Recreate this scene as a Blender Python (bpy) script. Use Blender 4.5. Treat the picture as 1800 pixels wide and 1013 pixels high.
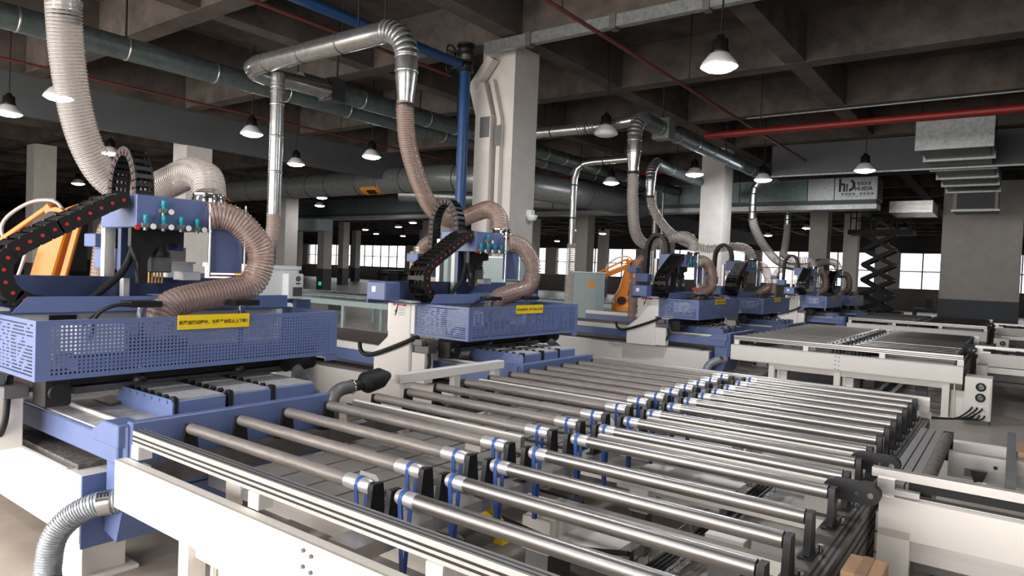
import bpy, math, random
from mathutils import Vector, Matrix
random.seed(7)
for _o in list(bpy.data.objects): bpy.data.objects.remove(_o)
scene = bpy.context.scene
col = scene.collection

# ---------------------------------------------------------------- camera
F_PX, YAW, PITCH, ROLL, CAM_H = 1195.3, math.radians(36.52), math.radians(-1.468), math.radians(2.282), 1.9
_f = Vector((-math.sin(YAW)*math.cos(PITCH), math.cos(YAW)*math.cos(PITCH), math.sin(PITCH)))
_r = Vector((math.cos(YAW), math.sin(YAW), 0)); _u = _r.cross(_f)
_r2 = _r*math.cos(ROLL)+_u*math.sin(ROLL); _u2 = -_r*math.sin(ROLL)+_u*math.cos(ROLL)
cam = bpy.data.cameras.new('camera'); camo = bpy.data.objects.new('camera', cam); col.objects.link(camo)
cam.sensor_fit = 'HORIZONTAL'; cam.sensor_width = 36; cam.lens = F_PX/1800*36; cam.clip_end = 400
camo.matrix_world = Matrix(((_r2.x, _u2.x, -_f.x, 0), (_r2.y, _u2.y, -_f.y, 0), (_r2.z, _u2.z, -_f.z, CAM_H), (0, 0, 0, 1)))
scene.camera = camo

# ---------------------------------------------------------------- light
world = bpy.data.worlds.new('overcast_sky'); scene.world = world; world.use_nodes = True
bg = world.node_tree.nodes['Background']; bg.inputs[0].default_value = (0.93, 0.96, 1.0, 1); bg.inputs[1].default_value = 3.2
# daylight entering through the open loading front behind the camera
al = bpy.data.lights.new('loading_door_daylight', 'AREA'); al.shape = 'RECTANGLE'; al.size = 18; al.size_y = 4.6; al.energy = 2200; al.color = (1.0, 0.95, 0.9)
alo = bpy.data.objects.new('loading_door_daylight', al); col.objects.link(alo); alo.location = (-8.5, -5.8, 2.6)
alo.rotation_euler = Vector((0.05, 1, 0.0)).to_track_quat('-Z', 'Y').to_euler()
vs = scene.view_settings
vs.view_transform = 'Standard'; vs.look = 'None'; vs.exposure = 0.0; vs.gamma = 1.0; vs.use_curve_mapping = False

# ---------------------------------------------------------------- materials
def lin(c):
    return tuple(((v/255)/12.92 if v/255 <= .04045 else ((v/255+.055)/1.055)**2.4) for v in c)
MATS = {}
def mat(name, rgb, rough=.5, metal=0.0, var=.0, scale=6.0, bump=0.0, rgb2=None, emit=None, alpha=None, stretch=None, coat=0):
    m = bpy.data.materials.new(name); m.use_nodes = True; nt = m.node_tree; b = nt.nodes['Principled BSDF']
    c = lin(rgb)
    b.inputs['Base Color'].default_value = (*c, 1); b.inputs['Roughness'].default_value = rough; b.inputs['Metallic'].default_value = metal
    if coat: b.inputs['Coat Weight'].default_value = coat
    if var or rgb2 or bump:
        tc = nt.nodes.new('ShaderNodeTexCoord'); mp = nt.nodes.new('ShaderNodeMapping'); nz = nt.nodes.new('ShaderNodeTexNoise')
        nt.links.new(tc.outputs['Object'], mp.inputs[0]); nt.links.new(mp.outputs[0], nz.inputs['Vector'])
        if stretch: mp.inputs['Scale'].default_value = stretch
        nz.inputs['Scale'].default_value = scale; nz.inputs['Detail'].default_value = 6; nz.inputs['Roughness'].default_value = .65
        if var or rgb2:
            cr = nt.nodes.new('ShaderNodeValToRGB'); cr.color_ramp.elements[0].position = .36; cr.color_ramp.elements[1].position = .66
            d = lin(rgb2) if rgb2 else tuple(min(1, v*(1+var)) for v in c); a = c if rgb2 else tuple(v*(1-var) for v in c)
            cr.color_ramp.elements[0].color = (*a, 1); cr.color_ramp.elements[1].color = (*d, 1)
            nt.links.new(nz.outputs['Fac'], cr.inputs[0]); nt.links.new(cr.outputs[0], b.inputs['Base Color'])
        if bump:
            bp = nt.nodes.new('ShaderNodeBump'); bp.inputs['Strength'].default_value = bump; bp.inputs['Distance'].default_value = .02
            nt.links.new(nz.outputs['Fac'], bp.inputs['Height']); nt.links.new(bp.outputs[0], b.inputs['Normal'])
    if emit:
        b.inputs['Emission Color'].default_value = (*lin(emit[0]), 1); b.inputs['Emission Strength'].default_value = emit[1]
    if alpha is not None:
        tr = nt.nodes.new('ShaderNodeBsdfTransparent'); mx = nt.nodes.new('ShaderNodeMixShader'); out = nt.nodes['Material Output']
        tr.inputs[0].default_value = (.92, .88, .85, 1); mx.inputs[0].default_value = alpha
        nt.links.new(tr.outputs[0], mx.inputs[1]); nt.links.new(b.outputs[0], mx.inputs[2]); nt.links.new(mx.outputs[0], out.inputs[0])
    MATS[name] = m
    return m
mat('concrete_ceiling', (94, 84, 77), .9, 0, scale=1.6, bump=.3, rgb2=(60, 55, 52))
mat('concrete_floor', (182, 171, 160), .4, 0, scale=2.0, bump=.05, rgb2=(158, 148, 138))
mat('column_paint', (202, 196, 189), .7, 0, var=.06, scale=3, bump=.05)
mat('dado_paint', (84, 88, 94), .6, 0, var=.08, scale=3)
mat('wall_paint', (140, 136, 132), .8, 0, var=.08, scale=2)
mat('shutter_dark', (66, 64, 64), .6, 0, var=.1)
mat('window_frame', (60, 60, 62), .5)
mat('blue_paint', (99, 114, 158), .38, 0, var=.05, scale=9)
mat('blue_darkened', (72, 84, 122), .4, 0, var=.05, scale=9)  # the machine blue darkened; shade in the cable trough is put into this colour
mat('cream_paint', (236, 230, 222), .45, 0, var=.02, scale=3)
mat('white_paint', (238, 236, 232), .4, 0, var=.02, scale=4)
mat('dusty_plate', (190, 188, 187), .85, 0, scale=22, bump=.2, rgb2=(160, 160, 163))
mat('dusty_rail', (120, 112, 106), .8, 0, scale=30, bump=.4, rgb2=(70, 66, 62))
mat('brown_board', (112, 96, 88), .9, 0, scale=40, bump=.3, rgb2=(84, 72, 66))
mat('black_plastic', (17, 15, 15), .5, 0)
mat('black_rubber', (15, 14, 14), .65)
mat('dark_iron', (42, 40, 39), .55, .3, var=.15, scale=12)
mat('red_bolt', (200, 48, 44), .4)
mat('roller_steel', (158, 154, 150), .36, .95, var=.1, scale=5, stretch=(.6, 14, 14))
mat('roller_dusty', (148, 141, 136), .5, .4, scale=7, rgb2=(126, 119, 113), stretch=(1.2, 6, 6), bump=.08)
mat('sleeve_chrome', (220, 218, 214), .34, .7)
mat('chrome', (224, 224, 224), .14, 1)
mat('aluminium', (196, 192, 188), .36, .8, var=.06, scale=4, stretch=(.5, 6, 6))
mat('aluminium_dark', (112, 108, 104), .45, .6, var=.15, scale=6)
mat('galvanised', (160, 163, 162), .38, .6, scale=14, rgb2=(130, 134, 134))
mat('galvanised_dark', (104, 103, 101), .42, .5, scale=10, rgb2=(84, 83, 82))
mat('curtain_grey', (84, 86, 88), .7, 0, var=.06, scale=2)
mat('plank_grey', (138, 132, 126), .7, .1, var=.08)
mat('galvanised_green', (112, 126, 126), .42, .55, scale=8, rgb2=(92, 104, 104))
mat('galvanised_bright', (208, 208, 205), .26, .9, scale=10, rgb2=(178, 178, 176))
mat('seam_metal', (206, 208, 206), .3, .9)
mat('duct_band', (74, 74, 74), .5, .4)
mat('hose_skin', (205, 184, 174), .22, 0, alpha=.4, coat=.5)
mat('hose_wire', (165, 132, 118), .28, .6)
mat('hose_skin_pale', (226, 221, 216), .2, 0, alpha=.34, coat=.6)
mat('hose_wire_pale', (198, 188, 182), .3, .3)
mat('hose_silver', (176, 180, 184), .45, .4, scale=20, rgb2=(140, 144, 148), bump=.2)
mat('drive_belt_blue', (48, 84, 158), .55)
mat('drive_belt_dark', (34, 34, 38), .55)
mat('teal_plastic', (20, 150, 168), .35)
mat('gauge_face', (238, 238, 236), .3)
mat('brass', (200, 160, 90), .3, .9)
mat('grey_cast', (110, 110, 110), .5, .5, var=.1)
mat('robot_orange', (220, 128, 24), .4, 0, var=.05)
mat('sign_yellow', (246, 208, 22), .5)
mat('ink_black', (30, 26, 20), .6)
mat('ink_red', (206, 30, 40), .5)
mat('pipe_blue', (22, 66, 116), .4, 0, var=.08)
mat('pipe_red', (128, 26, 20), .5, 0, var=.1)
mat('pipe_rust', (104, 48, 40), .6, 0, var=.1)
mat('lamp_shade', (225, 227, 229), .3, .1)
mat('lamp_glow', (255, 255, 255), .4, 0, emit=((248, 250, 255), 75))
mat('lamp_glare', (255, 255, 255), .4, 0, emit=((240, 246, 255), 240))
mat('lamp_off', (226, 228, 230), .4)
mat('teal_paint', (158, 174, 172), .45, 0, var=.05)
mat('cabinet_white', (232, 234, 234), .4)
mat('vent_dark', (58, 60, 62), .6)
mat('olive_panel', (186, 176, 140), .5)
mat('orange_tag', (232, 150, 30), .5)
mat('cardboard', (176, 140, 104), .85, 0, var=.12, scale=12)
mat('wood', (150, 118, 88), .8, 0, var=.15, scale=5, stretch=(1, 8, 8))
mat('yellow_guard', (240, 204, 20), .4)
mat('green_light', (40, 190, 110), .4, 0, emit=((40, 210, 120), .8))
mat('red_paint', (190, 36, 40), .5)
mat('ground_outside', (190, 188, 184), .9)
_g = bpy.data.materials.new('window_glass'); _g.use_nodes = True
_nt = _g.node_tree; _p = _nt.nodes['Principled BSDF']; _t = _nt.nodes.new('ShaderNodeBsdfTransparent'); _m = _nt.nodes.new('ShaderNodeMixShader')
_p.inputs['Base Color'].default_value = (.85, .9, .92, 1); _p.inputs['Roughness'].default_value = .05; _m.inputs[0].default_value = .08
_nt.links.new(_t.outputs[0], _m.inputs[1]); _nt.links.new(_p.outputs[0], _m.inputs[2]); _nt.links.new(_m.outputs[0], _nt.nodes['Material Output'].inputs[0])
MATS['window_glass'] = _g

# ---------------------------------------------------------------- mesh helpers
def V3(*a): return Vector(a)
def catmull(pts, step):
    P = [Vector(p) for p in pts]; P = [P[0]*2-P[1]]+P+[P[-1]*2-P[-2]]; out = []
    for i in range(1, len(P)-2):
        n = max(1, int(round((P[i+1]-P[i]).length/step)))
        for k in range(n):
            t = k/n; a, b, c, d = P[i-1], P[i], P[i+1], P[i+2]
            out.append(.5*((2*b)+(c-a)*t+(2*a-5*b+4*c-d)*t*t+(3*b-a-3*c+d)*t**3))
    out.append(P[-2].copy())
    return out
def resample(pts, step):
    P = [Vector(p) for p in pts]; L = [0]
    for a, b in zip(P, P[1:]): L.append(L[-1]+(b-a).length)
    n = max(2, int(round(L[-1]/step))); out = []; j = 0
    for k in range(n+1):
        s = L[-1]*k/n
        while j < len(P)-2 and L[j+1] < s: j += 1
        d = L[j+1]-L[j]; t = (s-L[j])/d if d > 1e-9 else 0
        out.append(P[j].lerp(P[j+1], min(1, max(0, t))))
    return out
def frames(path):
    n = len(path); T = []
    for i in range(n):
        t = path[min(n-1, i+1)]-path[max(0, i-1)]; T.append(t.normalized() if t.length > 1e-9 else Vector((0, 0, 1)))
    a = Vector((0, 0, 1)) if abs(T[0].z) < .9 else Vector((0, 1, 0))
    N = [(a-T[0]*a.dot(T[0])).normalized()]
    for i in range(1, n):
        v = N[-1]-T[i]*N[-1].dot(T[i]); N.append(v.normalized())
    return T, N
class MB:
    def __init__(s): s.v = []; s.f = []; s.m = []; s.sm = []
    def add(s, vs, fs, mi=0, smooth=False):
        o = len(s.v); s.v += [Vector(v) for v in vs]
        for f in fs: s.f.append([i+o for i in f]); s.m.append(mi); s.sm.append(smooth)
        return s
    def box(s, x0, x1, y0, y1, z0, z1, mi=0):
        return s.add([(x0, y0, z0), (x1, y0, z0), (x1, y1, z0), (x0, y1, z0), (x0, y0, z1), (x1, y0, z1), (x1, y1, z1), (x0, y1, z1)],
                     [(0, 3, 2, 1), (4, 5, 6, 7), (0, 1, 5, 4), (1, 2, 6, 5), (2, 3, 7, 6), (3, 0, 4, 7)], mi)
    def bar(s, p, q, w, h, up=(0, 0, 1), mi=0):
        p, q, up = Vector(p), Vector(q), Vector(up); d = (q-p).normalized(); a = d.cross(up)
        if a.length < 1e-4: a = d.cross(Vector((0, 1, 0)))
        a.normalize(); b = a.cross(d).normalized(); vs = []
        for c in (p, q):
            for i, j in ((-1, -1), (1, -1), (1, 1), (-1, 1)): vs.append(c+a*w/2*i+b*h/2*j)
        return s.add(vs, [(0, 1, 2, 3), (7, 6, 5, 4), (0, 4, 5, 1), (1, 5, 6, 2), (2, 6, 7, 3), (3, 7, 4, 0)], mi)
    def tube(s, path, r, n=12, cap=True, mi=0, smooth=True):
        path = [Vector(p) for p in path]; T, N = frames(path); vs = []; fs = []
        for i, p in enumerate(path):
            rr = r[i] if isinstance(r, (list, tuple)) else r; B = T[i].cross(N[i])
            for k in range(n):
                a = 2*math.pi*k/n; vs.append(p+(N[i]*math.cos(a)+B*math.sin(a))*rr)
        for i in range(len(path)-1):
            for k in range(n): fs.append((i*n+k, i*n+(k+1) % n, (i+1)*n+(k+1) % n, (i+1)*n+k))
        s.add(vs, fs, mi, smooth)
        if cap:
            m = len(path)-1
            s.add(vs[:n], [tuple(range(n))[::-1]], mi); s.add(vs[m*n:], [tuple(range(n))], mi)
        return s
    def cyl(s, p, q, r, n=16, mi=0, r2=None, cap=True): return s.tube([p, q], [r, r if r2 is None else r2], n, cap, mi)
    def lathe(s, prof, c, n=20, mi=0):
        c = Vector(c); vs = []; fs = []
        for r, z in prof:
            for k in range(n): a = 2*math.pi*k/n; vs.append(c+Vector((r*math.cos(a), r*math.sin(a), z)))
        for i in range(len(prof)-1):
            for k in range(n): fs.append((i*n+k, i*n+(k+1) % n, (i+1)*n+(k+1) % n, (i+1)*n+k))
        return s.add(vs, fs, mi, True)
    def prism(s, poly, o, u, w, t, mi=0):
        """polygon (a,b) -> o + a*u + b*w, extruded by vector t"""
        o, u, w, t = Vector(o), Vector(u), Vector(w), Vector(t); n = len(poly)
        A = [o+u*a+w*b for a, b in poly]; vs = A+[p+t for p in A]
        fs = [tuple(range(n))[::-1], tuple(range(n, 2*n))]+[(i, (i+1) % n, n+(i+1) % n, n+i) for i in range(n)]
        return s.add(vs, fs, mi)
    def perf(s, o, u, w, nu, nv, pu, pv, kind, mu=.03, mv=.02, rad=.3):
        """sheet with real holes; kind(i,j): 0 solid, 1 round, 2 slot"""
        o, u, w = Vector(o), Vector(u).normalized(), Vector(w).normalized(); W, H = nu*pu, nv*pv
        def q(a, b, c, d): s.add([o+u*a+w*b, o+u*c+w*b, o+u*c+w*d, o+u*a+w*d], [(0, 1, 2, 3)])
        q(0, 0, W+2*mu, mv); q(0, mv+H, W+2*mu, H+2*mv); q(0, mv, mu, mv+H); q(mu+W, mv, W+2*mu, mv+H)
        for j in range(nv):
            run = None
            for i in range(nu+1):
                k = kind(i, j) if i < nu else 9
                if k == 0:
                    if run is None: run = i
                    continue
                if run is not None: q(mu+run*pu, mv+j*pv, mu+i*pu, mv+(j+1)*pv); run = None
                if k == 9: continue
                cx, cy = mu+(i+.5)*pu, mv+(j+.5)*pv
                if k == 1:
                    out = [(-.5, -.5), (0, -.5), (.5, -.5), (.5, 0), (.5, .5), (0, .5), (-.5, .5), (-.5, 0)]
                    A = [o+u*(cx+a*pu)+w*(cy+b*pv) for a, b in out]
                    B = [o+u*(cx+rad*pu*math.cos(t))+w*(cy+rad*pu*math.sin(t)) for t in [(-.75+.25*k2)*math.pi for k2 in range(8)]]
                    s.add(A+B, [(n, (n+1) % 8, 8+(n+1) % 8, 8+n) for n in range(8)])
                else:
                    A = [(-.5, -.5), (.5, -.5), (.5, .5), (-.5, .5)]; B = [(-.47, -.22), (.47, -.22), (.47, .22), (-.47, .22)]
                    P = [o+u*(cx+a*pu)+w*(cy+b*pv) for a, b in A+B]
                    s.add(P, [(n, (n+1) % 4, 4+(n+1) % 4, 4+n) for n in range(4)])
        return s
    def mesh(s, name, mats, origin=(0, 0, 0)):
        o = Vector(origin); me = bpy.data.meshes.new(name)
        me.from_pydata([v-o for v in s.v], [], s.f)
        for m in (mats if isinstance(mats, (list, tuple)) else [mats]): me.materials.append(MATS[m])
        me.polygons.foreach_set('material_index', s.m); me.polygons.foreach_set('use_smooth', s.sm); me.update()
        return me
    def base(s):
        xs = [v.x for v in s.v]; ys = [v.y for v in s.v]; zs = [v.z for v in s.v]
        return Vector(((min(xs)+max(xs))/2, (min(ys)+max(ys))/2, min(zs)))
    def build(s, name, mats, parent=None, bevel=0, solid=0):
        org = wl(parent) if parent is not None else s.base()
        ob = bpy.data.objects.new(name, s.mesh(name, mats, org)); col.objects.link(ob)
        if parent is not None: ob.parent = parent; ORG[ob] = org
        else: ob.location = org; ORG[ob] = org
        if solid: md = ob.modifiers.new('thickness', 'SOLIDIFY'); md.thickness = solid; md.offset = 0
        if bevel: md = ob.modifiers.new('bevel', 'BEVEL'); md.width = bevel; md.segments = 1; md.limit_method = 'ANGLE'
        return ob
ORG = {}
def wl(o): return ORG[o]
def tag(o, label=None, cat=None, group=None, kind=None):
    if label: o['label'] = label
    if cat: o['category'] = cat
    if group: o['group'] = group
    if kind: o['kind'] = kind
    return o
def empty(name, loc, label=None, cat=None, group=None, kind=None):
    o = bpy.data.objects.new(name, None); col.objects.link(o); o.location = loc; o.empty_display_size = .1; ORG[o] = Vector(loc)
    return tag(o, label, cat, group, kind)
def inst(name, me, loc, parent, rot=None):
    """a piece that shares mesh data; loc in world coordinates"""
    o = bpy.data.objects.new(name, me); col.objects.link(o); o.parent = parent; w = Vector(loc)
    o.location = w-wl(parent); ORG[o] = w
    if rot is not None: o.rotation_mode = 'QUATERNION'; o.rotation_quaternion = rot
    return o
def copy_tree(o, delta, parent=None):
    c = o.copy(); col.objects.link(c); ORG[c] = ORG[o]+Vector(delta)
    if parent is None: c.location = o.location+Vector(delta)
    else: c.parent = parent; c.matrix_parent_inverse = o.matrix_parent_inverse.copy()
    for ch in list(o.children): copy_tree(ch, delta, c)
    return c
def text(name, body, size, o, u, w, m, parent, align='CENTER', ext=.0008, bold=0.0):
    """flat lettering: o centre-bottom, u reading direction, w up"""
    cu = bpy.data.curves.new(name, 'FONT'); cu.body = body; cu.size = size; cu.align_x = align; cu.extrude = 0; cu.resolution_u = 2; cu.offset = bold
    t = bpy.data.objects.new(name, cu); col.objects.link(t); bpy.context.view_layer.update()
    me0 = bpy.data.meshes.new_from_object(t.evaluated_get(bpy.context.evaluated_depsgraph_get()))
    o, u, w = Vector(o), Vector(u).normalized(), Vector(w).normalized(); mb = MB()
    nrm = u.cross(w)
    mb.add([o+u*v.co.x+w*v.co.y+nrm*ext for v in me0.vertices], [tuple(p.vertices) for p in me0.polygons])
    bpy.data.objects.remove(t); bpy.data.meshes.remove(me0)
    return mb.build(name, m, parent)
X, Y, Z = Vector((1, 0, 0)), Vector((0, 1, 0)), Vector((0, 0, 1))
def hose(name, label, pts, r, pitch, skin='hose_skin', wire='hose_wire', parent=None, cat='hose', n=14, group=None, amp=.05):
    path = resample(catmull(pts, .03), pitch/4); rad = [r*(1+amp*(1 if i % 4 == 0 else (-1 if i % 4 == 2 else 0))) for i in range(len(path))]
    o = MB().tube(path, rad, n, False).build(name, skin, parent)
    if parent is None: tag(o, label, cat, group)
    T, N = frames(path); hp = []; per = 10; f = resample(path, pitch/per); T, N = frames(f)
    for i, p in enumerate(f):
        a = 2*math.pi*i/per; B = T[i].cross(N[i]); hp.append(p+(N[i]*math.cos(a)+B*math.sin(a))*r*1.04)
    h = MB().tube(hp, pitch*.14, 4, False).build('wire_helix', wire, o)
    return o
def round_duct(name, label, pts, r, rings=(), m='galvanised', ringm='seam_metal', parent=None, cat='duct', n=20, flex=None, group=None):
    """smooth duct along straight/curved centre line; rings = fractions along its length; flex = (a,b,n) corrugated stretch"""
    path = [Vector(p) for p in pts]; fine = resample(path, .05 if flex else .25) if len(path) > 2 else path
    rad = [r]*len(fine)
    o = MB().tube(fine, r, n, True).build(name, m, parent)
    if parent is None: tag(o, label, cat, group)
    L = [0]
    for a, b in zip(fine, fine[1:]): L.append(L[-1]+(b-a).length)
    def at(s):
        s *= L[-1]
        for j in range(len(fine)-1):
            if L[j+1] >= s-1e-9: return fine[j].lerp(fine[j+1], (s-L[j])/max(1e-9, L[j+1]-L[j])), (fine[j+1]-fine[j]).normalized()
        return fine[-1], (fine[-1]-fine[-2]).normalized()
    for s in rings:
        p, d = at(s); MB().tube([p-d*.018, p-d*.01, p+d*.01, p+d*.018], [r*1.0, r*1.055, r*1.055, r*1.0], n, False).build('seam_ring', ringm, o)
    if flex:
        for k in range(flex[2]):
            p, d = at(flex[0]+(flex[1]-flex[0])*k/(flex[2]-1)); MB().tube([p-d*.016, p, p+d*.016], [r*.99, r*1.07, r*.99], n, False).build('elbow_rib', m, o)
    return o
# ================================================================ the building
tag(MB().box(-82, 9, -7, 60, -.3, 0).build('floor', 'concrete_floor'), 'grey concrete hall floor', None, None, 'structure')
ceil = tag(MB().box(-82, 9, -7, 60, 6.5, 6.8).build('ceiling', 'concrete_ceiling'), 'raw concrete ceiling slab', None, None, 'structure')
for k in range(-16, 5):
    x = -6.8+3.53*k
    if -58 < x < 9: MB().box(x-.17, x+.17, -7, 60, 5.71, 6.5).build('beam', 'concrete_ceiling', ceil)
for k in range(-3, 15):
    y = 9.1+3.47*k
    MB().box(-82, 9, y-.15, y+.2, 5.7, 6.5).build('beam', 'concrete_ceiling', ceil)
# walls
S = dict(kind='structure')
wn = tag(MB().box(-82, 9, 60, 60.4, 0, 1.65).build('wall_north', 'wall_paint'), 'far wall under the bright windows', **S)
MB().box(-82, 9, 60, 60.4, 4.5, 6.5).build('upper_band', 'shutter_dark', wn)
tag(MB().box(-82.4, -82, -7, 60, 0, 6.8).build('wall_west', 'wall_paint'), 'far left end wall', **S)
we = tag(MB().box(9, 9.4, -7, 60, 0, 1.65).box(9, 9.4, -7, 60, 4.5, 6.8).box(9, 9.4, 3, 60, 1.65, 4.5).build('wall_east', 'wall_paint'), 'right side wall', **S)
for k in range(2): MB().box(9, 9.4, -7+5.0*k, -5.8+5.0*k, 1.65, 4.5).build('pier', 'column_paint', we)
ws = tag(MB().box(1.5, 9, -7.4, -7, 0, 6.8).box(-82, -19, -7.4, -7, 0, 6.8).box(-19, 1.5, -7.4, -7, 5, 6.8).build('wall_south', 'wall_paint'), 'wall around the loading opening behind the viewer', **S)
tag(MB().box(-200, 130, 60.5, 300, -.32, -.3).box(-200, 130, -120, -7.4, -.32, -.3).build('ground_outside', 'ground_outside'), 'pale paved ground outside the hall', None, None, 'structure')
bays = [(-80.5, -71.5)]+[(-70.3+10.5*k, -61.2+10.5*k) for k in range(7)]+[(3.2, 8.6)]
wi = 0
prev = -82
for a, b in bays:
    MB().box(prev, a, 60, 60.5, 1.65, 4.5).build('pier', 'column_paint', wn); prev = b
    wi += 1
    w = tag(MB().box(a, b, 60.1, 60.2, 1.65, 1.73).box(a, b, 60.1, 60.2, 4.42, 4.5).build('window_%d' % wi, 'window_frame'), 'far window bay of the end wall', **S)
    n = 6; d = (b-a)/n
    for i in range(n+1): MB().box(a+i*d-.045, a+i*d+.045, 60.08, 60.22, 1.73, 4.42).build('mullion', 'window_frame', w)
    MB().box(a, b, 60.09, 60.21, 3.0, 3.09).build('transom', 'window_frame', w)
    pm = MB().box(-d/2+.03, d/2-.03, -.006, .006, -.62, .62).mesh('pane', 'window_glass')
    for i in range(n):
        for z in (2.38, 3.75): inst('pane', pm, (a+(i+.5)*d, 60.15, z), w)
MB().box(prev, 9, 60, 60.5, 1.65, 4.5).build('pier', 'column_paint', wn)
# deep grey curtain beams between the columns
tag(MB().box(-17.62, -17.45, -7, 60, 4.84, 5.71).build('wall_curtain', 'curtain_grey'), 'dark grey deep beam running between the left columns', **S)
tag(MB().box(-5.7, 9, 19.8, 19.98, 4.84, 5.7).build('wall_curtain', 'curtain_grey'), 'dark grey deep beam in front of the company sign', **S)
tag(MB().box(-5.7, 9, 19.77, 19.8, 4.82, 4.86).build('trim_1', 'galvanised'), 'pale edge strip of the deep beam', **S)
# columns
cm = MB().box(-.35, .35, -.35, .35, 0, 5.72).mesh('column', 'column_paint'); dm = MB().box(-.356, .356, -.356, .356, 0, 1.5).mesh('dado', 'dado_paint')
for j, y in enumerate((9.55, 19.85, 30.3, 40.6, 51.0)):
    for x in (-7.28, -17.9, -28.3, -38.8, -49.3, -59.8, -70.3):
        xx = x+(.65 if (j == 2 and x > -8) else 0)
        o = bpy.data.objects.new('column', cm); col.objects.link(o); o.location = (xx, y, 0); ORG[o] = Vector((xx, y, 0))
        tag(o, 'painted concrete column with a dark base band', None, 'hall columns', 'structure'); inst('dado', dm, (xx, y, 0), o)
pier = tag(MB().box(-2.26, .1, 29.2, 31.6, 0, 5.72).build('wall_core', 'column_paint'), 'wide grey wall core at the right behind the roller tables', **S)
MB().box(-2.27, .11, 29.19, 31.61, 0, 1.5).build('dado', 'dado_paint', pier)

# ================================================================ overhead ducts and pipes
def rods(o, pts, z1=6.5, r=.018, m='dark_iron'):
    for x, y, z in pts: MB().cyl((x, y, z), (x, y, z1), r, 6).build('hanger_rod', m, o)
D1 = round_duct('spiral_duct', 'long grey-green duct running from the upper left into the hall, farther of two', [(-11.5, -4, 5.17), (-11.5, 23.3, 5.17)], .18, [(.06+.054*k) for k in range(17)], 'galvanised_green')
rods(D1, [(-11.5, y, 5.3) for y in (1.5, 5.0, 8.2, 11.6, 15, 19)])
DA = round_duct('spiral_duct', 'grey-green duct starting at the branch behind the silver elbow pipe, nearer of two', [(-10.05, 7.2, 5.0), (-10.05, 23.3, 5.0)], .17, [(.03+.055*k) for k in range(17)], 'galvanised_green')
rods(DA, [(-10.05, y, 5.1) for y in (8.0, 11.3, 14.7, 18)])
MB().bar((-10.05, 7.75, 5.0), (-10.05, 8.05, 5.0), .36, .4).build('branch_collar', 'duct_band', DA)
DR = round_duct('spiral_duct', 'grey duct above the middle machines reaching to the right-hand column', [(-6.05, 12.3, 4.96), (-6.05, 21.4, 4.96)], .16, [(.07+.11*k) for k in range(9)], 'galvanised_green')
rods(DR, [(-6.05, y, 5.1) for y in (13.2, 17, 21)])
MB().bar((-6.05, 13.1, 4.96), (-6.05, 13.4, 4.96), .37, .42).build('branch_collar', 'galvanised', DR)
D4 = round_duct('spiral_duct', 'short dark duct behind the second silver drop pipe', [(-7.45, 16.0, 4.75), (-7.9, 22.5, 4.75)], .15, [.15, .4, .65, .9], 'galvanised_green')
rods(D4, [(-7.55, 17.5, 4.85), (-7.75, 20.5, 4.85)])
def drop(name, label, x, y, zr, zt, run, tail, nr=9, r=.135, d=(-1, 0, 0), e=.4, m='galvanised_bright'):
    """hose reducer, vertical stub, ribbed elbow, horizontal run along d, tail to the main duct"""
    D = Vector(d); o = Vector((x, y, zt))
    arc = [o+D*(e-e*math.cos(a))+Z*(e*math.sin(a)-e) for a in [math.pi/2*k/8 for k in range(9)]]
    path = [(x, y, zr+.36)]+arc+([o+D*run] if run > e else [])+tail
    t = round_duct(name, label, path, r, [], m, cat='duct', n=20)
    for a in [math.pi/2*(k+.5)/nr for k in range(nr)]:
        p = o+D*(e-e*math.cos(a))+Z*(e*math.sin(a)-e); q = D*math.sin(a)+Z*math.cos(a)
        MB().tube([p-q*.022, p, p+q*.022], [r*.99, r*1.1, r*.99], 20, False).build('elbow_rib', 'galvanised', t)
    for z in (zr+.62, zr+.42): MB().tube([(x, y, z-.014), (x, y, z), (x, y, z+.014)], [r, r*1.07, r], 20, False).build('seam_ring', 'seam_metal', t)
    if run > e:
        for k in range(1, 4):
            p = o+D*(e+(run-e)*k/3.3); MB().tube([p-D*.012, p, p+D*.012], [r, r*1.06, r], 20, False).build('seam_ring', 'duct_band', t)
    MB().tube([(x, y, zr), (x, y, zr+.1), (x, y, zr+.36), (x, y, zr+.4)], [.1, .1, r, r], 20, False).build('reducer', 'galvanised_bright', t)
    MB().tube([(x, y, zr-.02), (x, y, zr+.03)], .114, 20, False).build('hose_clamp', 'dark_iron', t)
    return t
t = drop('drop_pipe', 'silver pipe with ribbed elbow over the second machine', -6.0, 5.8, 3.82, 4.78, 3.1,
         [(-9.45, 5.9, 4.78), (-9.6, 6.2, 4.78), (-9.7, 6.8, 4.86), (-9.98, 7.7, 4.97)])
rods(t, [(-6.4, 5.8, 4.85), (-6.9, 5.8, 4.85)], r=.012)
v1 = round_duct('vertical_pipe', 'upright silver pipe standing between the first two machines', [(-8.98, 6.06, 2.6), (-8.98, 6.06, 4.7)], .1, [.3, .55, .78, .9], 'galvanised_bright', 'seam_metal')
for z in (4.42, 4.48, 4.54): MB().tube([(-8.98, 6.06, z-.012), (-8.98, 6.06, z), (-8.98, 6.06, z+.012)], [.1, .112, .1], 18, False).build('elbow_rib', 'galvanised', v1)
hose('flexible_hose', 'pale translucent hose hanging under the upright silver pipe', [(-8.98, 6.06, 2.62), (-8.98, 6.05, 2.35), (-9.0, 5.96, 2.0), (-9.0, 5.9, 1.7), (-9, 5.88, 1.3), (-9, 5.88, .03)], .1, .03, 'hose_skin', 'hose_wire_pale')
drop('drop_pipe', 'silver pipe and reducer over the nearest machine', -6.0, 2.15, 3.72, 4.75, 3.3, [(-10.2, 2.15, 4.9), (-11.3, 2.15, 5.1)], r=.14)
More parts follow.
